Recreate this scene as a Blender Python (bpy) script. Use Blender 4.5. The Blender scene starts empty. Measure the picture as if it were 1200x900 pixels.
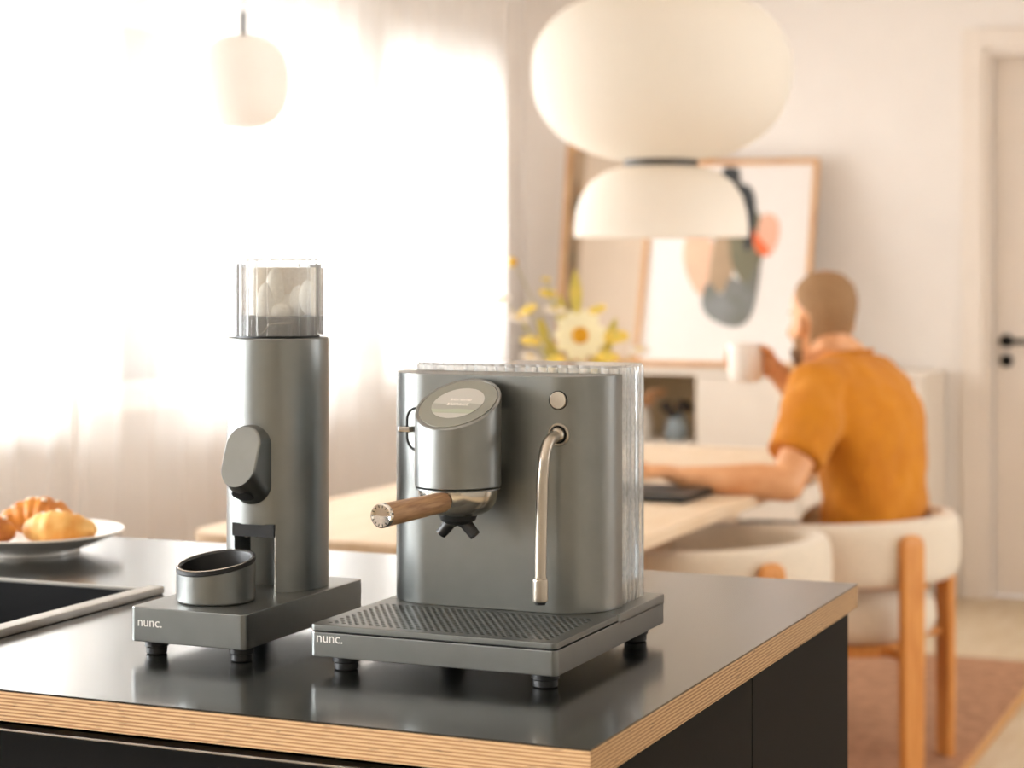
import bpy, bmesh, math, random
from math import sin, cos, pi, radians, sqrt
from mathutils import Vector, Matrix, Euler

random.seed(7)
S = bpy.context.scene
COL = S.collection

# ------------------------------------------------------------------ camera
YAW = radians(23.2)
CAM_Z = 1.25
FPX = 2334.0                     # focal length in pixels of the 1200 px wide frame
cam_d = bpy.data.cameras.new('camera')
cam = bpy.data.objects.new('camera', cam_d)
COL.objects.link(cam)
cam.location = (0, 0, CAM_Z)
cam.rotation_euler = (pi / 2, 0, YAW)
cam_d.sensor_width = 36.0
cam_d.lens = FPX / 1200 * 36
cam_d.shift_y = -135 / 1200
cam_d.clip_start = 0.05
cam_d.clip_end = 60
cam_d.dof.use_dof = True
cam_d.dof.focus_distance = 1.73
cam_d.dof.aperture_fstop = 6.0
S.camera = cam

# ------------------------------------------------------------------ world and daylight
W = bpy.data.worlds.new('World'); S.world = W
W.use_nodes = True
bg = W.node_tree.nodes['Background']
bg.inputs[0].default_value = (0.98, 0.985, 1.0, 1)
bg.inputs[1].default_value = 1.5

def area_light(name, loc, rot, sx, sy, power, color):
    l = bpy.data.lights.new(name, 'AREA')
    l.shape = 'RECTANGLE'; l.size = sx; l.size_y = sy
    l.energy = power; l.color = color
    o = bpy.data.objects.new(name, l); COL.objects.link(o)
    o.location = loc; o.rotation_euler = rot
    return o
WIN = [(-2.45, -.35), (.1, 2.2), (3.15, 4.42), (4.60, 5.80), (6.05, 7.20)]        # window openings along the left wall
WZ0, WZ1 = 0.86, 2.02
WALL_U = -3.22
U_R = 1.9
WINR = (3.5, 6.2)                                       # window in the right wall, outside the frame
def daylight(a, b, lum, right=False):                   # daylight just outside a window, shining into the room
    sx, sy = 1.9, (b - a) + .5
    area_light('window_daylight', ((U_R + .42) if right else (WALL_U - .42), (a + b) / 2, 1.5), (0, pi / 2 if right else -pi / 2, 0), sx, sy, lum * pi * sx * sy, (0.98, 0.985, 1.0))
for (a, b), lum in zip(WIN, (62, 26, 20, 16, 14.5)): daylight(a, b, lum)
daylight(*WINR, 7, True)

S.view_settings.view_transform = 'Standard'
S.view_settings.look = 'None'
S.view_settings.exposure = -0.06
S.view_settings.gamma = 1.0
S.view_settings.use_curve_mapping = False
S.cycles.max_bounces = 10
S.cycles.diffuse_bounces = 5
S.cycles.glossy_bounces = 5
S.cycles.transmission_bounces = 8
S.cycles.transparent_max_bounces = 24
S.cycles.sample_clamp_indirect = 6.0
S.cycles.use_denoising = True

# ------------------------------------------------------------------ materials
MATS = {}
def srgb(h):
    c = [int(h[i:i + 2], 16) / 255 for i in (0, 2, 4)]
    return tuple(x / 12.92 if x <= .04045 else ((x + .055) / 1.055) ** 2.4 for x in c) + (1,)

def mat(name, hexcol, rough=0.5, metal=0.0, var=0.06, scale=30.0, bump=0.0, bscale=None, spec=0.5, coat=0.0, stretch=None, hex2=None, sheen=0.0, aniso=0):
    m = bpy.data.materials.new(name); m.use_nodes = True
    nt = m.node_tree; b = nt.nodes['Principled BSDF']
    c = srgb(hexcol)
    tc = nt.nodes.new('ShaderNodeTexCoord'); mp = nt.nodes.new('ShaderNodeMapping')
    nt.links.new(tc.outputs['Object'], mp.inputs[0])
    if stretch: mp.inputs['Scale'].default_value = stretch
    n = nt.nodes.new('ShaderNodeTexNoise'); n.inputs['Scale'].default_value = scale; n.inputs['Detail'].default_value = 5
    nt.links.new(mp.outputs[0], n.inputs['Vector'])
    mx = nt.nodes.new('ShaderNodeMix'); mx.data_type = 'RGBA'
    c2 = srgb(hex2) if hex2 else tuple(max(0, x * (1 - 2 * var)) for x in c[:3]) + (1,)
    mx.inputs[6].default_value = c; mx.inputs[7].default_value = c2
    rmp = nt.nodes.new('ShaderNodeMapRange'); rmp.inputs[1].default_value = .35; rmp.inputs[2].default_value = .65
    nt.links.new(n.outputs[0], rmp.inputs[0]); nt.links.new(rmp.outputs[0], mx.inputs[0])
    nt.links.new(mx.outputs[2], b.inputs['Base Color'])
    b.inputs['Roughness'].default_value = rough; b.inputs['Metallic'].default_value = metal
    b.inputs['Specular IOR Level'].default_value = spec
    b.inputs['Coat Weight'].default_value = coat
    b.inputs['Coat Roughness'].default_value = rough * .8
    b.inputs['Sheen Weight'].default_value = sheen
    if bump:
        n2 = nt.nodes.new('ShaderNodeTexNoise'); n2.inputs['Scale'].default_value = bscale or scale * 4; n2.inputs['Detail'].default_value = 3
        nt.links.new(mp.outputs[0], n2.inputs['Vector'])
        bp = nt.nodes.new('ShaderNodeBump'); bp.inputs['Strength'].default_value = bump; bp.inputs['Distance'].default_value = 0.002
        nt.links.new(n2.outputs[0], bp.inputs['Height']); nt.links.new(bp.outputs[0], b.inputs['Normal'])
    MATS[name] = m
    return m

def mat_plywood():
    m = bpy.data.materials.new('plywood_edge'); m.use_nodes = True
    nt = m.node_tree; b = nt.nodes['Principled BSDF']
    tc = nt.nodes.new('ShaderNodeTexCoord')
    sep = nt.nodes.new('ShaderNodeSeparateXYZ'); nt.links.new(tc.outputs['Object'], sep.inputs[0])
    ns = nt.nodes.new('ShaderNodeTexNoise'); ns.inputs['Scale'].default_value = 9; nt.links.new(tc.outputs['Object'], ns.inputs['Vector'])
    ma = nt.nodes.new('ShaderNodeMath'); ma.operation = 'MULTIPLY_ADD'; ma.inputs[1].default_value = .0012
    nt.links.new(ns.outputs[0], ma.inputs[0]); nt.links.new(sep.outputs[2], ma.inputs[2])
    mu = nt.nodes.new('ShaderNodeMath'); mu.operation = 'MULTIPLY'; mu.inputs[1].default_value = 2 * pi / 0.0029
    nt.links.new(ma.outputs[0], mu.inputs[0])
    si = nt.nodes.new('ShaderNodeMath'); si.operation = 'SINE'; nt.links.new(mu.outputs[0], si.inputs[0])
    r = nt.nodes.new('ShaderNodeValToRGB'); e = r.color_ramp.elements
    e[0].position = .30; e[0].color = srgb('936c46'); e[1].position = .72; e[1].color = srgb('c9a97f')
    mr = nt.nodes.new('ShaderNodeMapRange'); mr.inputs[1].default_value = -1; mr.inputs[2].default_value = 1
    nt.links.new(si.outputs[0], mr.inputs[0]); nt.links.new(mr.outputs[0], r.inputs[0])
    # fine end grain flecks and the odd knot
    mp = nt.nodes.new('ShaderNodeMapping'); mp.inputs['Scale'].default_value = (60, 60, 500); nt.links.new(tc.outputs['Object'], mp.inputs[0])
    n2 = nt.nodes.new('ShaderNodeTexNoise'); n2.inputs['Scale'].default_value = 1.0; n2.inputs['Detail'].default_value = 4; nt.links.new(mp.outputs[0], n2.inputs['Vector'])
    r2 = nt.nodes.new('ShaderNodeValToRGB'); e = r2.color_ramp.elements
    e[0].position = .24; e[0].color = (.12, .07, .04, 1); e[1].position = .40; e[1].color = (1, 1, 1, 1)
    nt.links.new(n2.outputs[0], r2.inputs[0])
    mx = nt.nodes.new('ShaderNodeMix'); mx.data_type = 'RGBA'; mx.blend_type = 'MULTIPLY'; mx.inputs[0].default_value = .8
    nt.links.new(r.outputs[0], mx.inputs[6]); nt.links.new(r2.outputs[0], mx.inputs[7])
    nt.links.new(mx.outputs[2], b.inputs['Base Color']); b.inputs['Roughness'].default_value = .55
    MATS['plywood'] = m

def mat_clear(name, tint=(.97, .98, .98), haze=0.06, rough=.04, refl=1.0, ior=1.45):
    m = bpy.data.materials.new(name); m.use_nodes = True
    nt = m.node_tree; nt.nodes.clear()
    out = nt.nodes.new('ShaderNodeOutputMaterial')
    tr = nt.nodes.new('ShaderNodeBsdfTransparent'); tr.inputs[0].default_value = tint + (1,)
    gl = nt.nodes.new('ShaderNodeBsdfGlossy'); gl.inputs['Roughness'].default_value = rough
    df = nt.nodes.new('ShaderNodeBsdfTranslucent'); df.inputs[0].default_value = (.95, .95, .95, 1)
    dd = nt.nodes.new('ShaderNodeBsdfDiffuse'); dd.inputs[0].default_value = (.95, .95, .95, 1)
    hz = nt.nodes.new('ShaderNodeMixShader'); hz.inputs[0].default_value = .5  # haze whitens clear shells, imitating highlights and bright refraction
    nt.links.new(df.outputs[0], hz.inputs[1]); nt.links.new(dd.outputs[0], hz.inputs[2])
    n = nt.nodes.new('ShaderNodeTexNoise'); n.inputs['Scale'].default_value = 40
    mr = nt.nodes.new('ShaderNodeMapRange'); mr.inputs[3].default_value = haze * .6; mr.inputs[4].default_value = haze * 1.4
    nt.links.new(n.outputs[0], mr.inputs[0])
    m0 = nt.nodes.new('ShaderNodeMixShader'); nt.links.new(mr.outputs[0], m0.inputs[0])
    nt.links.new(tr.outputs[0], m0.inputs[1]); nt.links.new(hz.outputs[0], m0.inputs[2])
    fr = nt.nodes.new('ShaderNodeFresnel'); fr.inputs[0].default_value = ior
    m1 = nt.nodes.new('ShaderNodeMixShader'); nt.links.new(fr.outputs[0], m1.inputs[0])
    nt.links.new(m0.outputs[0], m1.inputs[1]); nt.links.new(gl.outputs[0], m1.inputs[2])
    nt.links.new(m1.outputs[0], out.inputs[0])
    MATS[name] = m

def mat_sheer(name, col=(.95, .93, .90), transp=.36, transl=.62):
    m = bpy.data.materials.new(name); m.use_nodes = True
    nt = m.node_tree; nt.nodes.clear()
    out = nt.nodes.new('ShaderNodeOutputMaterial')
    tr = nt.nodes.new('ShaderNodeBsdfTransparent')
    tl = nt.nodes.new('ShaderNodeBsdfTranslucent'); df = nt.nodes.new('ShaderNodeBsdfDiffuse')
    tc = nt.nodes.new('ShaderNodeTexCoord'); mp = nt.nodes.new('ShaderNodeMapping'); mp.inputs['Scale'].default_value = (300, 300, 8)
    nt.links.new(tc.outputs['Object'], mp.inputs[0])
    n = nt.nodes.new('ShaderNodeTexNoise'); n.inputs['Scale'].default_value = 1; nt.links.new(mp.outputs[0], n.inputs['Vector'])
    mx = nt.nodes.new('ShaderNodeMix'); mx.data_type = 'RGBA'
    mx.inputs[6].default_value = col + (1,); mx.inputs[7].default_value = tuple(x * .93 for x in col) + (1,)
    nt.links.new(n.outputs[0], mx.inputs[0])
    nt.links.new(mx.outputs[2], tl.inputs[0]); nt.links.new(mx.outputs[2], df.inputs[0])
    a = nt.nodes.new('ShaderNodeMixShader'); a.inputs[0].default_value = transl
    nt.links.new(df.outputs[0], a.inputs[1]); nt.links.new(tl.outputs[0], a.inputs[2])
    c = nt.nodes.new('ShaderNodeMixShader'); c.inputs[0].default_value = 1 - transp
    nt.links.new(tr.outputs[0], c.inputs[1]); nt.links.new(a.outputs[0], c.inputs[2])
    nt.links.new(c.outputs[0], out.inputs[0])
    MATS[name] = m

mat('wall_paint', 'f2ebe4', .75, var=.01, scale=6, bump=.05, bscale=150)
mat('wall_darkened', '9a948a', .7, var=.02, scale=6)  # unseen walls, toned dark to cut fill and deepen contrast on the metal
mat('ceiling_paint', 'f4ece4', .8, var=.01, scale=6)
mat('door_paint', 'efe4d8', .45, var=.01, scale=8)
mat('floor_wood', 'd6c4a8', .45, var=.06, scale=4, stretch=(8, 1, 1), hex2='cbb492')
mat('rug_wool', 'b98a68', .95, var=.1, scale=30, bump=.6, bscale=160, hex2='9c6f50')
mat('grey_metal', '888a88', .35, 1.0, var=.02, scale=60, bump=.05, bscale=2600)
mat('grey_metal_tray', '767875', .38, 1.0, var=.02, scale=60, bump=.05, bscale=2600)
mat('steel', 'c9c4bb', .22, 1.0, var=.03, scale=40, stretch=(1, 1, 12))
mat('satin_steel', 'bdb4a7', .30, 1.0, var=.03, scale=30)
mat('polished_steel', 'dedad4', .12, 1.0, var=.02, scale=30)
mat('black_rubber', '171717', .5, var=.1, scale=40)
mat('black_plastic', '1b1b1b', .38, var=.1, scale=40)
mat('dark_void', '0c0c0c', .6, var=.1, scale=40)
mat('white_print', 'f4f2ee', .5, var=.01)
mat('handle_wood', 'ab8761', .5, var=.1, scale=14, stretch=(26, 2, 26), hex2='896546', bump=.2, bscale=14)
mat('screen_dark', '6f6f63', .22, var=.02, coat=.5)
mat('screen_pale', 'a9a59d', .3, var=.02)
mat('screen_hill', '8a897f', .3, var=.02)
mat('screen_green', '969a86', .3, var=.02)
mat('screen_text', 'eee6de', .3, var=.02)
mat('laminate', '161715', .19, var=.04, scale=25, spec=.5, coat=.45)
mat('cabinet_black', '0d0d0d', .6, var=.05, scale=20, bump=.03, bscale=600, spec=.08)
mat('sink_black', '101011', .32, var=.05, spec=.35)
mat('hob_frame', 'a8a49d', .35, 1.0, var=.03, scale=40)
mat('plate_ceramic', 'f1ece4', .25, var=.02, scale=10, coat=.3)
mat('pastry', 'd98d35', .45, var=.1, scale=28, hex2='a4591a', bump=.5, bscale=70)
mat('pastry_pale', 'edbf73', .5, var=.1, scale=30, hex2='d8923c', bump=.4, bscale=80)
mat('icing', 'f4ead8', .35, var=.02)
mat('oak', 'd9a567', .5, var=.08, scale=10, stretch=(10, 10, 1), hex2='c48a4c')
mat('chair_oak', 'dc9a50', .5, var=.08, scale=10, stretch=(10, 10, 1), hex2='c9823c')
mat('frame_oak', 'd9ae80', .55, var=.06, scale=12, hex2='cb9a69')
mat('table_top', 'e6cfb2', .5, var=.04, scale=5, stretch=(8, 1, 1), hex2='dcc09d')
mat('boucle', 'e4d6c2', .95, var=.05, scale=140, bump=.8, bscale=170, sheen=.3)
mat('paper_print', 'efe8e2', .7, var=.01)
mat('print_charcoal', '3a3d3f', .7, var=.05, scale=20)
mat('print_slate', '8b8d8c', .7, var=.08, scale=8, hex2='75746c')
mat('print_olive', '7f7a62', .7, var=.08, scale=8)
mat('print_peach', 'ecc0a2', .7, var=.05, scale=10)
mat('print_salmon', 'efb79b', .7, var=.05, scale=10)
mat('print_orange', 'f0703c', .7, var=.05, scale=10)
mat('print_taupe', 'b59a7c', .7, var=.05, scale=10)
mat('print_beige', 'd9c6b0', .7, var=.03, scale=3)
mat('print_brown', '8a6a4c', .7, var=.1, scale=18, hex2='6f6a55')
mat('lacquer_white', 'f1e6d8', .45, var=.01, scale=8)
mat('niche_back', 'cbb591', .6, var=.03, scale=8)
mat('black_metal', '141414', .4, .6, var=.05)
mat('skin', 'e4ab7c', .5, var=.05, scale=18, hex2='d59766', bump=.1, bscale=200)
mat('hair', 'ac8760', .85, var=.15, scale=300, hex2='8a6644', bump=.5, bscale=400)
mat('beard', '86664a', .85, var=.15, scale=120, hex2='553a26', bump=.5, bscale=400)
mat('tee', 'cf8412', .9, var=.05, scale=10, hex2='c07408', bump=.2, bscale=500, sheen=.1)
mat('denim', '6a6a66', .9, var=.08, scale=60, hex2='565a5a')
mat('shoe', 'e8e2d8', .6, var=.03)
mat('eye_white', 'e9e4dd', .3, var=.02)
mat('eye_dark', '2a2019', .2, var=.02)
mat('laptop_shell', '3d3f40', .4, .6, var=.03)
mat('laptop_dark', '161718', .4, var=.03)
mat('petal_cream', 'fbf1c8', .6, var=.04, scale=20)
mat('petal_white', 'f5ebe0', .6, var=.03, scale=20)
mat('flower_yellow', 'eecb55', .6, var=.06, scale=20)
mat('flower_gold', 'e2a80c', .7, var=.08, scale=200, hex2='c98a06')
mat('leaf_yellow', 'dcc65e', .6, var=.1, scale=20, hex2='c4b75a')
mat('stem_green', 'b7ad5c', .6, var=.08, scale=20)
mat('vase_ceramic', 'ece4d8', .4, var=.03)
mat('vase_blue', '8e9aa0', .35, var=.05)
mat('plant_dark', '32281f', .7, var=.1, scale=30)
mat('dried_peach', 'dba679', .7, var=.1, scale=30)
mat('hopper_dark', '33322f', .4, var=.06, scale=20)
mat('cup_white', 'f3eee8', .35, var=.02)
mat('cord_black', '202020', .5, var=.05)
mat_plywood()
mat_clear('clear_glass', haze=.22, rough=.06, ior=1.33)
mat_clear('clear_lid', haze=.6, rough=.10, ior=1.25)
mat_clear('tank_glass', haze=.32, rough=.06, ior=1.35)
mat_clear('water', tint=(.95, .96, .97), haze=.16, rough=.03, ior=1.33)
mat_clear('window_glass', haze=.01, rough=.02)
mat_sheer('sheer_linen')
mat_sheer('hopper_beige_sheet', (.90, .80, .66), transp=.15, transl=.55)
mat('hopper_lump', 'f0e6d6', .6, var=.02)
mat_sheer('opal_glass', (.97, .94, .90), transp=.04, transl=.45)
mat_sheer('paper_shade', (.97, .92, .84), transp=.0, transl=.32)

# ------------------------------------------------------------------ mesh helpers
ORG = {}
class MB:
    def __init__(s): s.v = []; s.f = []
    def add(s, vs, fs):
        o = len(s.v); s.v += [tuple(v) for v in vs]; s.f += [tuple(i + o for i in f) for f in fs]
        return s
    def xf(s, M):
        s.v = [tuple(M @ Vector(v)) for v in s.v]; return s
    def merge(s, o): return s.add(o.v, o.f)
    def box(s, x0, x1, y0, y1, z0, z1, bev=0.0):
        bm = bmesh.new(); bmesh.ops.create_cube(bm, size=1)
        for v in bm.verts:
            v.co = Vector((x0 + (v.co.x + .5) * (x1 - x0), y0 + (v.co.y + .5) * (y1 - y0), z0 + (v.co.z + .5) * (z1 - z0)))
        if bev > 0: bmesh.ops.bevel(bm, geom=bm.edges[:], offset=bev, segments=2, affect='EDGES', profile=.5)
        bm.verts.index_update()
        s.add([v.co.copy() for v in bm.verts], [[v.index for v in f.verts] for f in bm.faces]); bm.free(); return s
    def rings(s, rings, cap0=True, cap1=True, closed=True):
        n = len(rings[0]); vs = [p for r in rings for p in r]; fs = []
        for i in range(len(rings) - 1):
            for j in range(n if closed else n - 1):
                k = (j + 1) % n
                fs.append((i * n + j, i * n + k, (i + 1) * n + k, (i + 1) * n + j))
        if cap0: fs.append(tuple(reversed(range(n))))
        if cap1: fs.append(tuple(range((len(rings) - 1) * n, len(rings) * n)))
        return s.add(vs, fs)
    def lathe(s, prof, c=(0, 0, 0), seg=48, cap0=True, cap1=True):
        return s.rings([[(c[0] + r * cos(2 * pi * j / seg), c[1] + r * sin(2 * pi * j / seg), c[2] + z) for j in range(seg)] for r, z in prof], cap0, cap1)
    def prism(s, out, z0, z1, bev=0.0):
        def off(o, d):
            if d == 0: return o
            n = len(o); r = []
            for i in range(n):
                a, b, c = Vector(o[i - 1]), Vector(o[i]), Vector(o[(i + 1) % n])
                t = (c - a).normalized(); r.append((b.x - t.y * d, b.y + t.x * d))
            return r
        if bev:
            lv = [(bev, z0), (bev * .3, z0 + bev * .3), (0, z0 + bev), (0, z1 - bev), (bev * .3, z1 - bev * .3), (bev, z1)]
        else: lv = [(0, z0), (0, z1)]
        return s.rings([[(x, y, z) for x, y in off(out, d)] for d, z in lv])
    def tube(s, pts, rad, seg=16, cap=True, round_ends=False):
        pts = [Vector(p) for p in pts]; n = len(pts)
        if not isinstance(rad, (list, tuple)): rad = [rad] * n
        rad = list(rad)
        if round_ends:
            a = (pts[0] - pts[1]).normalized(); b = (pts[-1] - pts[-2]).normalized()
            r0, r1 = rad[0], rad[-1]
            p0 = [(pts[0] + a * r0 * sin(t), r0 * cos(t)) for t in (1.45, 1.1, .75, .38)]
            p1 = [(pts[-1] + b * r1 * sin(t), r1 * cos(t)) for t in (.38, .75, 1.1, 1.45)]
            pts = [p for p, _ in p0] + pts + [p for p, _ in p1]; rad = [r for _, r in p0] + rad + [r for _, r in p1]; n = len(pts)
        tg = [(pts[min(i + 1, n - 1)] - pts[max(i - 1, 0)]).normalized() for i in range(n)]
        up = Vector((0, 0, 1)) if abs(tg[0].z) < .9 else Vector((0, 1, 0))
        x = tg[0].cross(up).normalized(); rg = []
        for i in range(n):
            x = (x - tg[i] * x.dot(tg[i])).normalized(); y = tg[i].cross(x)
            rg.append([pts[i] + (x * cos(2 * pi * j / seg) + y * sin(2 * pi * j / seg)) * rad[i] for j in range(seg)])
        return s.rings(rg, cap, cap)
    def ell(s, c, ax, ay, az, seg=20, rows=12):
        c = Vector(c); ax, ay, az = Vector(ax), Vector(ay), Vector(az)
        return s.rings([[c + ax * cos(2 * pi * j / seg) * cos(t) + ay * sin(2 * pi * j / seg) * cos(t) + az * sin(t) for j in range(seg)]
                        for t in [-pi / 2 + .06 + (pi - .12) * i / rows for i in range(rows + 1)]])
    def ball(s, c, rx, ry=None, rz=None, seg=20, rows=12):
        ry = ry or rx; rz = rz or rx
        return s.ell(c, (rx, 0, 0), (0, ry, 0), (0, 0, rz), seg, rows)
    def build(s, name, m, parent=None, sharp=35, smooth=True, origin=None, recalc=True, wn=True):
        o0 = Vector(origin) if origin is not None else (ORG.get(parent.name, Vector()) if parent else Vector())
        me = bpy.data.meshes.new(name)
        me.from_pydata([tuple(Vector(v) - o0) for v in s.v], [], s.f)
        if recalc:
            bm = bmesh.new(); bm.from_mesh(me); bmesh.ops.recalc_face_normals(bm, faces=bm.faces[:]); bm.to_mesh(me); bm.free()
        if smooth:
            me.polygons.foreach_set('use_smooth', [True] * len(me.polygons))
            me.set_sharp_from_angle(angle=radians(sharp))
        me.materials.append(MATS[m])
        o = bpy.data.objects.new(name, me); COL.objects.link(o)
        if smooth and wn:
            wm = o.modifiers.new('weighted_normals', 'WEIGHTED_NORMAL'); wm.keep_sharp = True; wm.weight = 80
        if parent: o.parent = parent; ORG[o.name] = o0
        else: o.location = o0; ORG[o.name] = o0
        return o

def tag(o, label, cat, group=None, kind=None):
    if label: o['label'] = label
    if cat: o['category'] = cat
    if group: o['group'] = group
    if kind: o['kind'] = kind
    return o
def thing(name, label, cat, loc, group=None, rotz=0):
    o = bpy.data.objects.new(name, None); COL.objects.link(o)
    o.empty_display_size = .05
    o.location = loc; o.rotation_euler = (0, 0, rotz); ORG[o.name] = Vector(loc)
    return tag(o, label, cat, group)
def struct(o): o['kind'] = 'structure'; return o
def rrect(x0, x1, y0, y1, r, seg=8):
    o = []
    for cx, cy, a in ((x1 - r, y0 + r, -90), (x1 - r, y1 - r, 0), (x0 + r, y1 - r, 90), (x0 + r, y0 + r, 180)):
        for i in range(seg + 1):
            t = radians(a + 90 * i / seg); o.append((cx + r * cos(t), cy + r * sin(t)))
    return o
def text_mesh(txt, size, M, name, m, parent, depth=.0003, space=1.0, shear=0.0, align='LEFT'):
    cu = bpy.data.curves.new(name, 'FONT'); cu.body = txt; cu.size = size; cu.extrude = depth
    cu.space_character = space; cu.shear = shear; cu.align_x = align; cu.resolution_u = 4
    to = bpy.data.objects.new(name, cu); COL.objects.link(to)
    bpy.context.view_layer.update()
    me = bpy.data.meshes.new_from_object(to.evaluated_get(bpy.context.evaluated_depsgraph_get()))
    bpy.data.objects.remove(to); bpy.data.curves.remove(cu)
    me.name = name
    o0 = ORG.get(parent.name, Vector())
    me.transform(Matrix.Translation(-o0) @ M)
    me.materials.clear(); me.materials.append(MATS[m])
    o = bpy.data.objects.new(name, me); COL.objects.link(o); o.parent = parent; ORG[o.name] = o0
    return o
CS, SN = cos(YAW), sin(YAW)
def proj(u, v, z):
    x = CS * u + SN * v; d = -SN * u + CS * v
    return 600 + FPX * x / d, 315 + FPX * (CAM_Z - z) / d, d

# ================================================================== the room
V_BACK = 7.64; V_FRONT = -2.6; CEIL = 2.62
struct(MB().box(WALL_U - .6, U_R + .6, V_FRONT, V_BACK + .1, -.1, 0).build('floor', 'floor_wood', smooth=False))
struct(MB().box(WALL_U - .2, U_R + .1, V_FRONT, V_BACK + .1, CEIL, CEIL + .1).build('ceiling', 'ceiling_paint', smooth=False))
w = MB()
w.box(WALL_U - .2, WALL_U, V_FRONT, V_BACK, 0, WZ0); w.box(WALL_U - .2, WALL_U, V_FRONT, V_BACK, WZ1, CEIL)
vs = [V_FRONT] + [x for ab in WIN for x in ab] + [V_BACK]
for i in range(0, len(vs), 2): w.box(WALL_U - .2, WALL_U, vs[i], vs[i + 1], WZ0, WZ1)
struct(w.build('wall_left', 'wall_paint', smooth=False))
DU0, DU1, DZ = -1.335, -0.43, 2.085
w = MB()
w.box(WALL_U - .2, DU0, V_BACK, V_BACK + .16, 0, CEIL); w.box(DU1, U_R + .1, V_BACK, V_BACK + .16, 0, CEIL); w.box(DU0, DU1, V_BACK, V_BACK + .16, DZ, CEIL)
struct(w.build('wall_back', 'wall_paint', smooth=False))
w = MB().box(U_R, U_R + .2, 2.6, V_BACK, 0, WZ0).box(U_R, U_R + .2, 2.6, V_BACK, WZ1, CEIL)
w.box(U_R, U_R + .2, 2.6, WINR[0], WZ0, WZ1).box(U_R, U_R + .2, WINR[1], V_BACK, WZ0, WZ1)
struct(w.build('wall_right', 'wall_paint', smooth=False))
struct(MB().box(U_R, U_R + .1, V_FRONT, 2.6, 0, CEIL).build('wall_kitchen', 'wall_darkened', smooth=False))
struct(MB().box(WALL_U - .2, U_R + .1, V_FRONT - .1, V_FRONT, 0, CEIL).build('wall_front', 'wall_darkened', smooth=False))
struct(MB().box(WALL_U, DU0 - .09, V_BACK - .015, V_BACK, 0, .09, .003).build('baseboard_back', 'door_paint'))
struct(MB().box(WALL_U, WALL_U + .015, V_FRONT, V_BACK - .015, 0, .09, .003).build('baseboard_left', 'door_paint'))

for i, (a, b) in enumerate(WIN + [WINR]):
    lf = i < len(WIN); fr = MB(); t = .055
    x0, x1 = (WALL_U - .14, WALL_U - .08) if lf else (U_R + .08, U_R + .14)
    fr.box(x0, x1, a, b, WZ0, WZ0 + t, .004); fr.box(x0, x1, a, b, WZ1 - t, WZ1, .004)
    fr.box(x0, x1, a, a + t, WZ0 + t, WZ1 - t, .004); fr.box(x0, x1, b - t, b, WZ0 + t, WZ1 - t, .004)
    mid = (a + b) / 2; fr.box(x0, x1, mid - .03, mid + .03, WZ0 + t, WZ1 - t, .004)
    o = struct(fr.build('window_%d' % (i + 1), 'door_paint', origin=(x0, a, WZ0)))
    for p, q in ((a + t, mid - .03), (mid + .03, b - t)):
        MB().box(x0 + .025, x0 + .031, p, q, WZ0 + t, WZ1 - t).build('pane', 'window_glass', o, smooth=False)
    MB().box(*((WALL_U - .08, WALL_U + .04) if lf else (U_R - .04, U_R + .08)), a, b, WZ0 - .02, WZ0 + .003, .004).build('window_sill', 'door_paint', o)

d = struct(MB().box(DU0 + .035, DU1 - .035, V_BACK + .075, V_BACK + .115, .006, DZ - .03, .003).build('door_1', 'door_paint', origin=(DU0, V_BACK + .075, 0)))
fr = MB()
fr.box(DU0, DU0 + .03, V_BACK + .0, V_BACK + .15, 0, DZ, .002); fr.box(DU1 - .03, DU1, V_BACK, V_BACK + .15, 0, DZ, .002); fr.box(DU0 + .03, DU1 - .03, V_BACK, V_BACK + .15, DZ - .03, DZ, .002)
fr.box(DU0 - .075, DU0 + .004, V_BACK - .018, V_BACK + .004, 0, DZ + .075, .004); fr.box(DU1 - .004, DU1 + .075, V_BACK - .018, V_BACK + .004, 0, DZ + .075, .004); fr.box(DU0 + .004, DU1 - .004, V_BACK - .018, V_BACK + .004, DZ - .004, DZ + .075, .004)
struct(fr.build('trim_1', 'door_paint'))
vd = V_BACK + .075
hu = DU0 + .078
Mz = Matrix.Rotation(pi / 2, 4, 'X')
h = MB().lathe([(.026, 0), (.026, .008), (.011, .009), (.011, .045), (.009, .047)], seg=24).xf(Matrix.Translation((hu, vd, .975)) @ Mz)
h.tube([(hu - .005, vd - .042, .975), (hu + .03, vd - .044, .975), (hu + .125, vd - .044, .975)], [.010, .010, .009], 12)
h.build('door_handle', 'black_metal', d)
MB().lathe([(.025, 0), (.025, .008), (.021, .011)], seg=24).xf(Matrix.Translation((hu, vd, .90)) @ Mz).build('lock_rosette', 'black_metal', d)

# ------------------------------------------------------------------ curtains
def curtain(v0, v1, u, label, seed):
    rnd = random.Random(seed); n = int((v1 - v0) / .012)
    ph = []; p = 0
    for i in range(n + 1):
        p += .012 / rnd.choice((.13, .16, .19, .12)) * 2 * pi if i % 9 else .012 / .12 * 2 * pi
        ph.append(p)
    rows = [.02, .3, .7, 1.1, 1.5, 1.9, 2.3, 2.56]
    rg = []
    for z in rows:
        k = 1 - .25 * (z / 2.56)
        rg.append([(u + .020 * k * sin(ph[i] + .15 * sin(z * 2 + i * .01)) + .012 * sin(i * .07 + seed), v0 + .012 * i + .006 * sin(ph[i] * 2), z) for i in range(n + 1)])
    t = thing('curtain', label, 'curtain', (u, (v0 + v1) / 2, 0), 'sheer curtains along the window wall')
    MB().rings(rg, False, False, closed=False).build('fabric', 'sheer_linen', t, sharp=80, recalc=False)
    MB().box(u - .012, u + .012, v0, v1, 2.56, 2.62, .003).build('curtain_track', 'door_paint', t)
CU = -3.08
curtain(2.60, 4.30, CU, 'pale sheer floor-length curtain at the left edge above the plate of pastries', 3)
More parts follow.
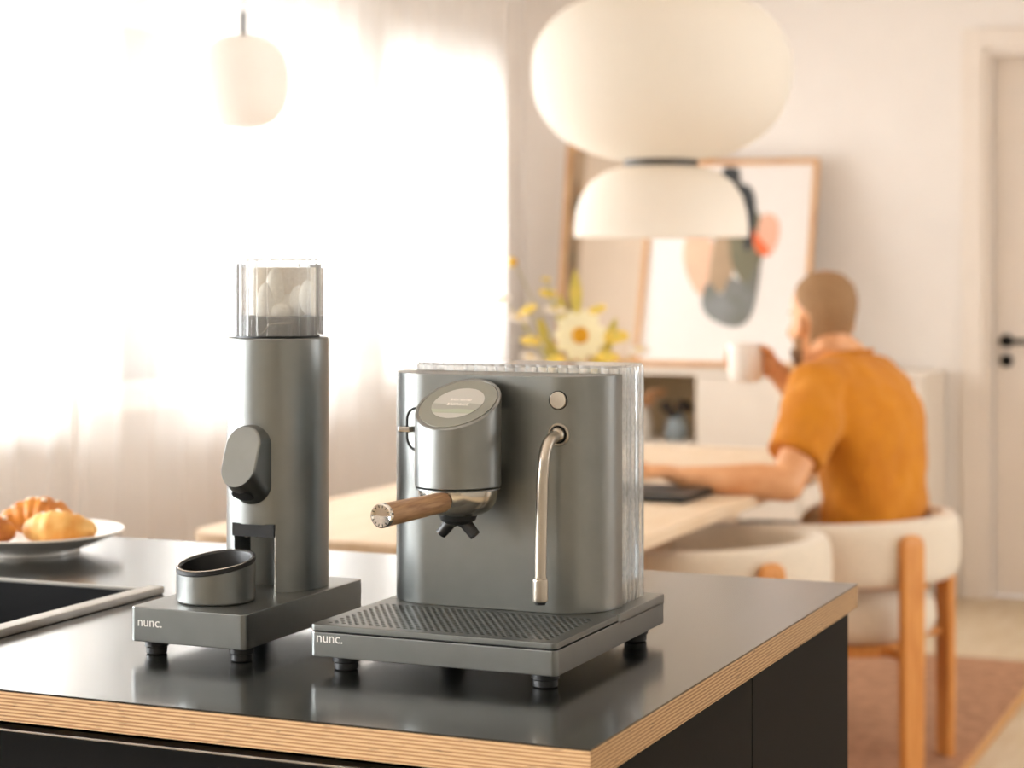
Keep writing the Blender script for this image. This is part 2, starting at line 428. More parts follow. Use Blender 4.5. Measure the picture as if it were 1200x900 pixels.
curtain(4.22, 5.95, CU + .06, 'pale sheer curtain glowing behind the coffee grinder and small globe pendant', 5)
curtain(5.84, 7.12, CU, 'pale sheer curtain between the coffee grinder and the room corner', 9)

# ------------------------------------------------------------------ rug
rg = thing('rug', 'flat woven terracotta brown rug under the dining table and chairs', 'rug', (-1.8, 4.8, 0))
MB().box(-2.75, -.92, 2.9, 6.42, .001, .012, .004).build('pile', 'rug_wool', rg)
MB().box(-.925, -.905, 2.9, 6.42, .001, .014, .004).build('bound_edge', 'oak', rg)

# ------------------------------------------------------------------ kitchen island
CT = .90
U1 = -.519; VF, VB = 1.356, 2.187; UL = -3.0
wt = thing('worktop', 'dark grey laminate kitchen worktop with exposed layered plywood edge', 'worktop', (-1.5, 1.77, CT - .026))
HU0, HU1, HV0, HV1 = -1.86, -1.188, 1.44, 1.823          # sink with its rim
CU0, CU1, CV0, CV1 = HU0 + .014, HU1 - .018, HV0 + .014, HV1 - .004
def slab(z0, z1):
    return MB().box(UL, CU0, VF, VB, z0, z1).box(CU1, U1, VF, VB, z0, z1).box(CU0, CU1, VF, CV0, z0, z1).box(CU0, CU1, CV1, VB, z0, z1)
slab(CT - .026, CT - .0016).build('plywood_core', 'plywood', wt, smooth=False)
slab(CT - .0015, CT).build('laminate_top', 'laminate', wt, smooth=False)
def cabinet(u0, u1, label, end):
    t = thing('island_cabinet', label, 'cabinet', ((u0 + u1) / 2, 1.77, 0), 'black cabinet units under the worktop')
    vf = VF + .03
    ue = u1 - .002 - (.018 if end else 0)
    cb = MB().box(u0 + .002, u0 + .020, vf + .02, VB - .02, .10, CT - .0265).box(ue - .018, ue, vf + .02, VB - .02, .10, CT - .0265)
    cb.box(u0 + .020, ue - .018, VB - .038, VB - .02, .10, CT - .0265).box(u0 + .020, ue - .018, vf + .02, VB - .038, .10, .118).build('body', 'cabinet_black', t, smooth=False)
    MB().box(u0 + .03, u1 - .03, vf + .07, VB - .06, 0, .10).build('plinth', 'cabinet_black', t, smooth=False)
    zs = [.11, .40, .655, CT - .040]
    for k in range(3):
        dr = MB().box(u0 + .003, u1 - .003 - (.0 if not end else .0), vf, vf + .019, zs[k] + .003, zs[k + 1] - .003, .0012).build('drawer_front', 'cabinet_black', t)
        MB().box(u0 + .004, u1 - .004, vf + .001, vf + .017, zs[k + 1] - .0035, zs[k + 1] - .0012, .0005).build('edge_strip', 'hob_frame', dr)
    if end:
        MB().box(u1 - .018, u1, vf + .02, 1.799, .02, CT - .0265, .0012).build('end_panel', 'cabinet_black', t)
        MB().box(u1 - .018, u1, 1.801, VB - .012, .02, CT - .0265, .0012).build('end_panel', 'cabinet_black', t)
cabinet(-1.125, U1 - .008, 'matt black island cabinet with drawers below the coffee machines', True)
cabinet(-2.05, -1.125, 'matt black island cabinet below the sink at the left', False)

# sink
sk = thing('sink', 'black rectangular sink with raised steel rim set in the worktop', 'sink', (-1.52, 1.63, CT))
bs = MB()
w_s = .004; zb0 = CT - .17
bs.box(CU0 + .001, CU1 - .001, CV0 + .001, CV1 - .001, zb0, zb0 + w_s)
bs.box(CU0 + .001, CU0 + .001 + w_s, CV0 + .001, CV1 - .001, zb0 + w_s, CT + .002); bs.box(CU1 - .001 - w_s, CU1 - .001, CV0 + .001, CV1 - .001, zb0 + w_s, CT + .002)
bs.box(CU0 + .005, CU1 - .005, CV0 + .001, CV0 + .001 + w_s, zb0 + w_s, CT + .002); bs.box(CU0 + .005, CU1 - .005, CV1 - .001 - w_s, CV1 - .001, zb0 + w_s, CT + .002)
bs.build('basin', 'sink_black', sk, smooth=False)
MB().lathe([(.0, zb0 + w_s + .002), (.038, zb0 + w_s + .002), (.043, zb0 + w_s + .0003)], ((CU0 + CU1) / 2, (CV0 + CV1) / 2, 0), 32, False, False).build('drain', 'hob_frame', sk)
MB().box(HU1 - .0205, HU1, HV0, HV1, CT + .0003, CT + .0085, .0015).build('rim_rail', 'hob_frame', sk)
MB().box(HU0, HU0 + .0145, HV0, HV1, CT + .0003, CT + .0085, .0015).build('rim_rail', 'hob_frame', sk)
MB().box(HU0 + .0145, HU1 - .0205, HV1 - .005, HV1, CT + .0003, CT + .0048, .001).build('rim_rail', 'hob_frame', sk)
MB().box(HU0 + .0145, HU1 - .0205, HV0, HV0 + .0145, CT + .0003, CT + .0085, .0015).build('rim_rail', 'hob_frame', sk)

# ------------------------------------------------------------------ plate of pastries
PU, PV = -1.518, 2.03
pl = thing('plate', 'white ceramic plate holding golden pastries on the worktop', 'plate', (PU, PV, CT))
MB().lathe([(.0, .0045), (.058, .0045), (.066, .0065), (.09, .0150), (.112, .0245), (.1145, .0262), (.1138, .0278), (.110, .0275), (.085, .0195), (.06, .0120), (0, .0105)], (PU, PV, CT), 64, False, False).build('dish', 'plate_ceramic', pl, sharp=60)
MB().lathe([(.052, .0005), (.060, .0005), (.0595, .0075), (.0525, .0075)], (PU, PV, CT), 48, False, False).build('foot_ring', 'plate_ceramic', pl)
def pastry(x, y, z, rz, sc, m, label, seed, tilt=0):
    r = random.Random(seed); n = 26
    pts = []; rad = []
    for i in range(n + 1):
        t = i / n; a = (t - .5) * 1.7
        pts.append((.058 * sin(a) * 1.05, .058 * (cos(a) - .8), .019 + .004 * sin(pi * t)))
        env = .22 + .78 * sin(pi * t) ** .7
        ridge = 1 + .13 * abs(sin(t * pi * 6 + .4)) - .06
        rad.append(.0235 * env * ridge)
    b = MB().tube(pts, rad, 18)
    M = Matrix.Translation((x, y, z)) @ Matrix.Rotation(rz, 4, 'Z') @ Matrix.Rotation(tilt, 4, 'X') @ Matrix.Scale(sc, 4)
    b.xf(M)
    t = thing('pastry', label, 'pastry', (x, y, z), 'pastries on the plate')
    b.build('crust', m, t, sharp=70)
    ic = MB()
    for k in range(5):
        i = 6 + k * 3 + r.randint(-1, 1); p = Vector(pts[i])
        ic.ball(p + Vector((r.uniform(-.004, .004), r.uniform(-.008, .004), rad[i] * .93)), .0045, .0035, .0025, 8, 5)
    ic.xf(M).build('glaze', 'icing', t)
zb = CT + .0125
def ppos(px, dv): return px
pastry(PU + .052, PV - .012, zb, radians(200), .92, 'pastry_pale', 'pale golden pastry at the right of the plate', 1)
pastry(PU - .030, PV - .050, zb, radians(175), .92, 'pastry', 'golden glazed pastry at the front left of the plate', 2)
pastry(PU - .012, PV + .032, zb + .003, radians(15), .98, 'pastry', 'dark golden pastry at the back of the plate, highest of the heap', 3, radians(10))

# ------------------------------------------------------------------ dining table
TZ = .71
TU0, TU1, TV0, TV1 = -2.24, -1.335, 3.49, 5.8
tb = thing('dining_table', 'pale oak dining table with rounded corners behind the coffee machines', 'table', (-1.79, 4.65, 0))
MB().prism(rrect(TU0, TU1, TV0, TV1, .09, 8), TZ - .028, TZ, .004).build('tabletop', 'table_top', tb)
for vv in (TV0 + .42, TV1 - .42):
    MB().prism(rrect(-1.96, -1.62, vv - .07, vv + .07, .06, 6), .035, TZ - .028).build('pedestal', 'table_top', tb)
    MB().prism(rrect(-2.08, -1.50, vv - .12, vv + .12, .06, 6), .013, .036, .004).build('foot', 'table_top', tb)

# ------------------------------------------------------------------ barrel chairs
def sweep(path, hs, ts, zc, seg=20):
    rg = []
    n = len(path)
    for i, (x, y) in enumerate(path):
        a = Vector(path[max(i - 1, 0)]); b = Vector(path[min(i + 1, n - 1)]); t = (b - a).normalized(); nx, ny = t.y, -t.x
        r = []
        for j in range(seg):
            q = 2 * pi * j / seg; c, s_ = cos(q), sin(q)
            c = math.copysign(abs(c) ** .62, c); s_ = math.copysign(abs(s_) ** .62, s_)
            r.append((x + nx * c * ts[i], y + ny * c * ts[i], zc[i] + s_ * hs[i]))
        rg.append(r)
    return rg
def chair(cu, cv, label):
    t = thing('dining_chair', label, 'chair', (cu, cv, 0.013), 'cream barrel chairs along the dining table')
    path = []; N = 40
    for i in range(N + 1):
        a = radians(-128 + 256 * i / N)
        path.append((cu + .262 * cos(a) * (1.0 if cos(a) > 0 else 1.05), cv + .262 * sin(a)))
    e = [min(1, min(i, N - i) / 3.0) for i in range(N + 1)]
    f = [sqrt(max(.03, 1 - (1 - x) ** 2)) for x in e]
    zc = [.575 - .02 * (1 - cos(radians(-128 + 256 * i / N))) * .5 for i in range(N + 1)]
    MB().rings(sweep(path, [.078 * x for x in f], [.031 * x for x in f], zc)).build('backrest', 'boucle', t, sharp=70)
    MB().lathe([(0, .345), (.19, .345), (.222, .36), (.235, .39), (.232, .425), (.215, .45), (.17, .463), (0, .468)], (cu, cv, 0), 48, False, False).build('seat', 'boucle', t, sharp=70)
    MB().lathe([(.19, .315), (.205, .318), (.205, .344), (.19, .347)], (cu, cv, 0), 40).build('seat_rail', 'chair_oak', t)
    for sx, sy, top in ((1, 1, .622), (1, -1, .622), (-1, 1, .49), (-1, -1, .49)):
        a = radians(43) * sy if sx > 0 else radians(180 - 46) * sy
        R = .302 if sx > 0 else .272
        q = MB(); o = rrect(-.013, .013, -.033, .033, .010, 4)
        zz = [(.0135, .9), (.25, 1), (top - .03, 1), (top - .012, .9), (top - .003, .6), (top, .25)]
        q.rings([[(x * (k if z > top - .028 else 1), y * k, z) for x, y in o] for z, k in zz])
        q.xf(Matrix.Translation((cu + R * cos(a), cv + R * sin(a), 0)) @ Matrix.Rotation(a, 4, 'Z'))
        q.build('leg', 'chair_oak', t)
        MB().tube([(cu + .19 * cos(a), cv + .19 * sin(a), .33), (cu + (R - .01) * cos(a), cv + (R - .01) * sin(a), .33)], .012, 10).build('bracket', 'chair_oak', t)
chair(-1.205, 4.895, 'cream padded barrel chair with oak legs that the man sits on')
chair(-1.385, 4.325, 'empty cream padded barrel chair nearer the worktop, beside the seated man')

# ------------------------------------------------------------------ laptop
lp = thing('laptop', 'closed dark laptop lying on the dining table under the man\'s hand', 'laptop', (-1.60, 4.46, TZ))
MB().box(-1.78, -1.432, 4.345, 4.585, TZ + .002, TZ + .011, .003).build('base', 'laptop_shell', lp)
MB().box(-1.78, -1.432, 4.345, 4.585, TZ + .0125, TZ + .019, .003).build('lid', 'laptop_shell', lp)
MB().box(-1.775, -1.437, 4.35, 4.58, TZ + .0105, TZ + .013).build('gap', 'laptop_dark', lp, smooth=False)
for x in (-1.76, -1.452):
    for y in (4.36, 4.57): MB().lathe([(.007, 0), (.007, .0025)], (x, y, TZ), 12).build('foot', 'black_rubber', lp)

# ------------------------------------------------------------------ pendants
def pendant_large(u, v):
    t = thing('pendant_lamp', 'large white two-tier paper pendant lamp with black band above the dining table', 'pendant lamp', (u, v, 1.33))
    d = proj(u, v, 1)[2]; k = d / FPX
    Z = lambda py: CAM_Z + (315 - py) * k
    zt, zb_, zm = Z(-12), Z(190), Z(84); R = 152 * k
    prof = []
    for i in range(33):
        a = -pi / 2 + pi * i / 32
        c, s_ = cos(a), sin(a)
        z = zm + (math.copysign(abs(s_) ** .88, s_)) * ((zt - zm) if s_ > 0 else (zm - zb_))
        prof.append((max(R * abs(c) ** .80, .06), z))
    MB().lathe(prof, (u, v, 0), 72, True, True).build('upper_shade', 'paper_shade', t, sharp=80)
    r2 = 101.5 * k; z0, z1 = Z(278), Z(195.5)
    pr = [(r2 * .985, z0 + .002), (r2, z0), (r2 * 1.002, z0 + (z1 - z0) * .12), (r2 * .985, z0 + (z1 - z0) * .35), (r2 * .93, z0 + (z1 - z0) * .58), (r2 * .82, z0 + (z1 - z0) * .78), (r2 * .66, z0 + (z1 - z0) * .92), (r2 * .45, z1), (r2 * .3, z1)]
    MB().lathe(pr, (u, v, 0), 72, False, True).build('lower_shade', 'paper_shade', t, sharp=80)
    MB().lathe([(42 * k, Z(198)), (43 * k, Z(197)), (43 * k, Z(186)), (42 * k, Z(185))], (u, v, 0), 48).build('band', 'cord_black', t)
    MB().tube([(u, v, zt - .01), (u, v, CEIL)], .004, 10).build('cord', 'cord_black', t)
    MB().lathe([(.05, CEIL - .03), (.055, CEIL - .025), (.055, CEIL - .0005)], (u, v, 0), 32).build('ceiling_cup', 'cord_black', t)
pendant_large(-1.70, 4.96)
def pendant_small(px, d):
    r = (px - 600) / FPX; u = d * (CS * r - SN); v = d * (CS + SN * r); k = d / FPX
    Z = lambda py: CAM_Z + (315 - py) * k
    t = thing('pendant_lamp', 'small frosted white glass globe pendant hanging in front of the curtains', 'pendant lamp', (u, v, Z(151)))
    R = 55 * k; zc = Z(95); h1 = Z(41) - zc; h0 = zc - Z(151); pr = []
    for i in range(37):
        a = -pi / 2 + pi * i / 36; c, s_ = cos(a), sin(a)
        pr.append((max(.012, R * abs(c) ** .72), zc + math.copysign(abs(s_) ** .9, s_) * (h1 if s_ > 0 else h0)))
    seg = 72
    MB().rings([[(u + rr * cos(2 * pi * j / seg), v + rr * sin(2 * pi * j / seg), z) for j in range(seg)] for rr, z in pr]).build('globe', 'opal_glass', t, sharp=80)
    MB().lathe([(16 * k, Z(44)), (15 * k, Z(42)), (6 * k, Z(40)), (3.4 * k, Z(38)), (3.2 * k, Z(14)), (1.0 * k, Z(12.5))], (u, v, 0), 24).build('fitting', 'black_metal', t)
    MB().tube([(u, v, Z(13)), (u, v, CEIL)], .8 * k, 8).build('cord', 'cord_black', t)
    MB().lathe([(.05, CEIL - .03), (.055, CEIL - .025), (.055, CEIL - .0005)], (u, v, 0), 32).build('ceiling_cup', 'cord_black', t)
pendant_small(285, 4.7)

# ------------------------------------------------------------------ sideboard
SV0, SV1 = 7.22, 7.625; SU0, SU1 = -3.05, -1.47; SZ = .868
sb = thing('sideboard', 'low white sideboard with open compartments along the back wall', 'sideboard', ((SU0 + SU1) / 2, 7.42, 0))
MB().box(SU0, SU1, SV0 - .008, SV1, SZ - .022, SZ, .003).build('top_panel', 'lacquer_white', sb)
MB().box(SU0, SU1, SV0 + .01, SV1, .10, .12, .002).build('bottom_panel', 'lacquer_white', sb)
ups = [SU0, -2.79, -2.385, -1.93, SU1]
def up(x): MB().box(x, x + .02, SV0 + .002, SV1, .12, SZ - .022, .002).build('upright', 'lacquer_white', sb)
NU0, NU1 = -2.80, -2.337
for x in (SU0, NU0 - .02, NU1, -1.93, SU1 - .02): up(x)
MB().box(SU0 + .02, SU1 - .02, SV1 - .012, SV1 - .002, .12, SZ - .022).build('back_panel', 'niche_back', sb, smooth=False)
NZ = .585
MB().box(NU0, NU1, SV0 + .002, SV1 - .012, NZ - .02, NZ, .002).build('shelf', 'lacquer_white', sb)
def sdoor(a, b, z0, z1):
    o = MB().box(a + .003, b - .003, SV0 - .016, SV0 + .001, z0, z1, .002).build('cabinet_door', 'lacquer_white', sb)
    MB().box(b - .05, b - .02, SV0 - .02, SV0 - .0155, z1 - .03, z1 - .022, .001).build('door_pull', 'lacquer_white', o)
sdoor(SU0 + .0, NU0 - .005, .122, SZ - .026)
sdoor(NU0, NU1 + .012, .122, NZ - .024)
sdoor(NU1 + .015, -1.925, .122, SZ - .026)
sdoor(-1.925, SU1, .122, SZ - .026)
MB().box(SU0 + .05, SU1 - .05, SV0 + .06, SV1 - .03, 0, .10).build('plinth', 'lacquer_white', sb, smooth=False)

# things in the niche
def pot(name, label, cat, u, v, z, prof, m, grp=None):
    t = thing(name, label, cat, (u, v, z), grp)
    MB().lathe(prof, (u, v, z), 32, True, False).build('body', m, t, sharp=60)
    return t
t = pot('vase', 'small blue-grey vase of dark flowers in the open sideboard compartment', 'vase', -2.45, 7.33, NZ, [(.030, 0), (.042, .02), (.044, .05), (.032, .085), (.022, .1), (.025, .11), (.02, .108), (.017, .1)], 'vase_blue')
fl = thing('dark_flowers', 'dark flower heads standing in the small blue-grey vase', 'flowers', (-2.45, 7.33, NZ + .1))
for k in range(7):
    a = k * .9; q = Vector((-2.45 + .045 * cos(a), 7.33 + .03 * sin(a), NZ + .125 + .02 * sin(k * 2.3)))
    MB().tube([(-2.45, 7.33, NZ + .09), tuple(q)], .002, 6).build('stem', 'plant_dark', fl)
    MB().ball(q, .024, .022, .017, 10, 7).build('flower_head', 'plant_dark', fl)
t = pot('jug', 'white jug of dried peach flowers in the open sideboard compartment', 'jug', -2.61, 7.36, NZ, [(.035, 0), (.048, .01), (.05, .06), (.04, .10), (.034, .115), (.038, .125), (.034, .122), (.03, .11)], 'vase_ceramic')
MB().tube([(-2.655, 7.36, NZ + .09), (-2.678, 7.36, NZ + .085), (-2.68, 7.36, NZ + .05), (-2.658, 7.36, NZ + .035)], .005, 8).build('handle', 'vase_ceramic', t)
fl = thing('dried_flowers', 'dried peach blossoms standing in the white jug', 'flowers', (-2.61, 7.36, NZ + .12))
for k in range(9):
    a = k * 2.4; rr = .02 + .005 * k; q = Vector((-2.60 + rr * 1.3 * cos(a), 7.36 + rr * .6 * sin(a), NZ + .165 + .022 * sin(k * 1.7)))
    MB().tube([(-2.61, 7.36, NZ + .1), tuple(q)], .0018, 6).build('stem', 'dried_peach', fl)
    MB().ball(q, .019, .017, .015, 9, 6).build('blossom', 'dried_peach', fl)

# ------------------------------------------------------------------ leaning pictures
def lean(u0, u1, z0, h, vb, vt, name, label):
    """local frame: x along the picture, y up, z toward the room"""
    ang = math.asin((vt - vb) / h)
    M = Matrix.Translation((u0, vb, z0)) @ Matrix.Rotation(pi / 2 - ang, 4, 'X')
    t = thing(name, label, 'picture', (u0, vb, z0)); return t, M
def frame(t, M, w, h, fw, dp, mframe, mprint):
    for nm, a in (('frame_rail', (0, w, 0, fw)), ('frame_rail', (0, w, h - fw, h)), ('frame_stile', (0, fw, fw, h - fw)), ('frame_stile', (w - fw, w, fw, h - fw))):
        MB().box(a[0], a[1], a[2], a[3], 0, dp, .002).xf(M).build(nm, mframe, t)
    return MB().box(fw, w - fw, fw, h - fw, .004, .010).xf(M).build('print', mprint, t, smooth=False)
def blob(M, pts, z, m, pr):
    # closed smooth outline through pts, as a thin flat print
    n = len(pts); o = []
    for i in range(n):
        p0, p1, p2, p3 = (Vector(pts[(i + k) % n]) for k in (-1, 0, 1, 2))
        for s_ in range(5):
            q = s_ / 5
            o.append(.5 * ((2 * p1) + (p2 - p0) * q + (2 * p0 - 5 * p1 + 4 * p2 - p3) * q * q + (3 * p1 - p0 - 3 * p2 + p3) * q ** 3))
    MB().rings([[(p.x, p.y, zz) for p in o] for zz in (z, z + .0006)]).xf(M).build('printed_shape', m, pr, smooth=False)
# big abstract print
w_, h_ = .69, .835
t, M = lean(-2.635, -1.945, SZ + .001, h_, 7.36, 7.58, 'framed_print', 'oak framed abstract print with dark and peach shapes leaning above the sideboard')
pr = frame(t, M, w_, h_, .020, .024, 'frame_oak', 'paper_print')
def art(px, py):
    # photo pixel on the print -> local x, y of the print plane
    return ((px - 751) / 200 * w_, (432 - py) / 252 * h_)
A = lambda L: [art(*p) for p in L]
zz = .0101
blob(M, A([(803, 275), (800, 300), (808, 325), (822, 345), (833, 340), (836, 310), (832, 280)]), zz, 'print_peach', pr)
blob(M, A([(838, 240), (834, 285), (832, 330), (842, 345), (858, 330), (862, 280), (858, 240)]), zz + .0007, 'print_taupe', pr)
blob(M, A([(853, 240), (856, 300), (872, 330), (888, 320), (893, 285), (884, 245)]), zz + .0014, 'print_olive', pr)
blob(M, A([(832, 330), (826, 355), (838, 374), (866, 384), (884, 372), (890, 340), (890, 305), (878, 330), (858, 325), (848, 345)]), zz + .0021, 'print_slate', pr)
blob(M, A([(838, 192), (857, 191), (861, 208), (874, 215), (881, 240), (879, 285), (871, 290), (866, 262), (842, 232)]), zz + .0028, 'print_charcoal', pr)
blob(M, A([(885, 268), (889, 250), (899, 247), (909, 258), (909, 282), (900, 298), (888, 288)]), zz + .0021, 'print_salmon', pr)
blob(M, A([(880, 266), (889, 278), (898, 288), (900, 298), (889, 296), (882, 284)]), zz + .0028, 'print_orange', pr)
# picture behind it on the left
w2, h2 = .62, .90
t, M = lean(-3.01, -2.39, SZ + .001, h2, 7.47, 7.615, 'framed_print', 'oak framed beige print with a brown band, partly behind the abstract print')
pr = frame(t, M, w2, h2, .024, .022, 'frame_oak', 'print_beige')
MB().box(.024, .085, .024, h2 - .024, .0101, .0105).xf(M).build('printed_band', 'print_taupe', pr, smooth=False)
for cy, hh in ((.18, .10), (.42, .13), (.66, .10)):
    blob(M, [(.05, cy + hh), (.036, cy + .3 * hh), (.032, cy - .4 * hh), (.05, cy - hh), (.072, cy - .5 * hh), (.066, cy + .3 * hh)], .0107, 'print_brown', pr)

# ------------------------------------------------------------------ bouquet
BU, BV = -1.79, 4.62
t = thing('vase', 'pale ceramic vase on the dining table hidden behind the espresso machine', 'vase', (BU, BV, TZ))
MB().lathe([(.045, 0), (.055, .006), (.068, .06), (.062, .12), (.042, .165), (.04, .18), (.046, .19), (.042, .188), (.036, .175)], (BU, BV, TZ), 40, True, False).build('body', 'vase_ceramic', t, sharp=60)
bq = thing('bouquet', 'loose bouquet of pale yellow flowers with one large daisy on the table', 'bouquet', (BU, BV, TZ + .17))
FWD = Vector((-SN, CS, 0)); RGT = Vector((CS, SN, 0)); UPV = Vector((0, 0, 1))
def at(px, py, dd):
    d = proj(BU, BV, 1)[2] + dd
    return RGT * ((px - 600) / FPX * d) + FWD * d + UPV * (CAM_Z - (py - 315) / FPX * d)
def stem(p, m='stem_green', r=.002):
    b = Vector((BU, BV, TZ + .16)); p = Vector(p); mid = (b + p) / 2 + Vector((0, 0, .03))
    MB().tube([b - Vector((0, 0, .08)), b, mid, p], [r * 1.2, r, r, r * .8], 6).build('stem', m, bq)
def basis(n):
    n = n.normalized(); x = n.cross(UPV)
    x = x.normalized() if x.length > 1e-3 else Vector((1, 0, 0)); return x, n.cross(x).normalized(), n
def flower(p, n, R, pet, mp, mc, cr=.3, droop=.15, width=.3):
    x, y, n = basis(n); stem(p)
    hd = MB().ell(p, x * R * cr, y * R * cr, n * R * cr * .55, 16, 8).build('flower_centre', mc, bq)
    for k in range(pet):
        a = 2 * pi * k / pet + random.uniform(-.08, .08); dr = x * cos(a) + y * sin(a); sd = n.cross(dr)
        c = p + dr * R * .62 - n * R * droop * .5
        MB().ell(c, (dr * .42 - n * droop * .5) * R, sd * width * R, n * R * .05, 10, 6).build('petal', mp, bq)
flower(at(680, 393, -.02), -FWD + RGT * .12 + UPV * .1, .064, 11, 'petal_cream', 'flower_gold', .34, .1, .27)
for px, py, dd, R, m in ((588, 350, .05, .026, 'petal_white'), (607, 371, .02, .032, 'petal_white'), (650, 362, .03, .030, 'petal_white'), (749, 409, .05, .030, 'petal_white'), (621, 418, -.02, .026, 'petal_white')):
    flower(at(px, py, dd), UPV * .9 - FWD * .35 + RGT * random.uniform(-.3, .3), R, 8, m, 'flower_yellow', .3, .1, .34)
for px, py, dd, R in ((619, 362, 0, .024), (622, 399, -.02, .026), (642, 343, .03, .024), (700, 362, .03, .024), (648, 424, -.02, .032), (722, 394, .0, .034), (640, 327, .02, .012), (712, 418, -.04, .03)):
    flower(at(px, py, dd), UPV * .8 - FWD * .4 + RGT * random.uniform(-.4, .4), R, 7, 'flower_yellow', 'leaf_yellow', .35, .05, .42)
p = at(602, 307, .03); stem(p, r=.0013)
MB().ball(p, .009, .009, .010, 12, 8).build('bud', 'flower_gold', bq)
MB().ball(p - RGT * .006, .008, .008, .014, 12, 8).build('bud', 'flower_yellow', bq)
def leaf(p, dr, L, wd):
    dr = dr.normalized(); sd = dr.cross(FWD).normalized(); nn = sd.cross(dr); rg = []
    for i in range(7):
        q = i / 6; ww = wd * (sin(pi * min(.97, max(.04, q))) ** .8); c = p + dr * L * q + nn * .01 * sin(q * 3)
        rg.append([c + sd * ww, c + nn * .0012, c - sd * ww, c - nn * .0012])
    MB().rings(rg).build('leaf', 'leaf_yellow', bq)
for px, py, tx, ty, wd in ((676, 375, 674, 316, .016), (662, 385, 655, 345, .014), (640, 405, 632, 372, .013), (705, 425, 722, 372, .016), (655, 430, 640, 395, .015), (690, 440, 716, 405, .018), (668, 420, 662, 370, .014)):
    a = at(px, py, .04); b = at(tx, ty, .04); stem(a); leaf(a, b - a, (b - a).length, wd)

# ================================================================== espresso machine
def text_fit(txt, width, u, v, z, name, m, parent, M3=None, align='LEFT'):
    cu = bpy.data.curves.new(name, 'FONT'); cu.body = txt; cu.size = 1; cu.extrude = .02; cu.resolution_u = 4; cu.align_x = align
    to = bpy.data.objects.new(name, cu); COL.objects.link(to); bpy.context.view_layer.update()
    me = bpy.data.meshes.new_from_object(to.evaluated_get(bpy.context.evaluated_depsgraph_get()))
    bpy.data.objects.remove(to); bpy.data.curves.remove(cu); me.name = name
    xs = [q.co.x for q in me.vertices]; s = width / (max(xs) - min(xs))
    o0 = ORG[parent.name]
    if M3 is None: M3 = Matrix.Translation((u, v, z)) @ Matrix.Rotation(pi / 2, 4, 'X')
    me.transform(Matrix.Translation(-o0) @ M3 @ Matrix.Scale(s, 4) @ Matrix.Translation((-min(xs), 0, 0)))
    me.materials.clear(); me.materials.append(MATS[m])
    o = bpy.data.objects.new(name, me); COL.objects.link(o); o.parent = parent; ORG[o.name] = o0
    return o

FE, FG = .9064, .9049      # undersides of the feet before the machines are set to size
EB = (-.8285, -.6015, 1.4946, 1.7655)
Z0, ZS, ZT = .9195, .9415, .947
em = thing('espresso_machine', 'grey metal espresso machine with wooden portafilter handle and clear water tank', 'coffee machine', (-.713, 1.626, CT))
e0, e1, e2, e3 = EB
VS = 1.641
ch = MB().prism(rrect(e0, e1, e2, e3, .005, 5), Z0, ZS - .0008, .0012)
ch.prism(rrect(e0, e1, VS + .0008, e3, .0025, 5), ZS - .004, ZT, .0010)
ch.build('base', 'grey_metal', em)
MB().box(e0 + .004, e1 - .004, e2 + .004, VS, ZS - .004, ZS + .0015).build('drip_pan', 'dark_void', em, smooth=False)
text_fit('nunc.', .0245, -.8215, e2 - .0001, .9322, 'lettering', 'white_print', em)
# perforated tray: solid border and a field of real holes
tr = MB()
H0, H1, G0, G1 = e0 + .0095, e1 - .0095, e2 + .0105, 1.612
zt_, zb_ = ZT, ZS + .0006
ro = rrect(e0, e1, e2, VS, .005, 5)
# border = 4 boxes with rounded front corners (strip ring)
def ring_pts(n, outer):
    return outer
pu, pv = .0064, .0052
ncol = int((H1 - H0) / pu); nrow = int((G1 - G0) / pv); pu = (H1 - H0) / ncol; pv = (G1 - G0) / nrow
for r in range(nrow):
    y0 = G0 + r * pv; y1 = y0 + pv; ym = (y0 + y1) / 2
    xo = H0 + (pu / 2 if r % 2 else 0); nc = ncol - (1 if r % 2 else 0)
    if r % 2:
        tr.add([(H0, y0, zt_), (xo, y0, zt_), (xo, ym, zt_), (xo, y1, zt_), (H0, y1, zt_)], [(0, 1, 2, 3, 4)])
        tr.add([(H1 - pu / 2, y0, zt_), (H1, y0, zt_), (H1, y1, zt_), (H1 - pu / 2, y1, zt_), (H1 - pu / 2, ym, zt_)], [(0, 1, 2, 3, 4)])
    for c in range(nc):
        x0 = xo + c * pu; x1 = x0 + pu; xm = (x0 + x1) / 2
        out = [(x1, ym), (x1, y1), (xm, y1), (x0, y1), (x0, ym), (x0, y0), (xm, y0), (x1, y0)]
        rx, ry = pu * .34, pv * .36
        inn = [(xm + rx * cos(k * pi / 4), ym + ry * sin(k * pi / 4)) for k in range(8)]
        vs_ = [(x, y, zt_) for x, y in out] + [(x, y, zt_) for x, y in inn] + [(x, y, zb_ + .001) for x, y in inn]
        fs_ = []
        for k in range(8):
            k2 = (k + 1) % 8
            fs_ += [(k, k2, 8 + k2, 8 + k), (8 + k, 8 + k2, 16 + k2, 16 + k)]
        tr.add(vs_, fs_)
# border faces around the hole field
bw = .0012
out = rrect(e0, e1, e2, VS, .005, 6); n = len(out)
def clampf(p): return (min(max(p[0], H0), H1), min(max(p[1], G0), G1))
def ofs(p, d):
    cx, cy = (e0 + e1) / 2, (e2 + VS) / 2; hx, hy = (e1 - e0) / 2, (VS - e2) / 2
    return (cx + (p[0] - cx) * (hx - d) / hx, cy + (p[1] - cy) * (hy - d) / hy)
rgs = [[(x, y, zb_) for x, y in out], [(x, y, zt_ - bw) for x, y in out], [(*ofs(p, bw * .3), zt_ - bw * .3) for p in out], [(*ofs(p, bw), zt_) for p in out], [(*clampf(p), zt_) for p in out]]
tr.rings(rgs, False, False)
tray = tr.build('drip_tray', 'grey_metal_tray', em, sharp=30, recalc=False)

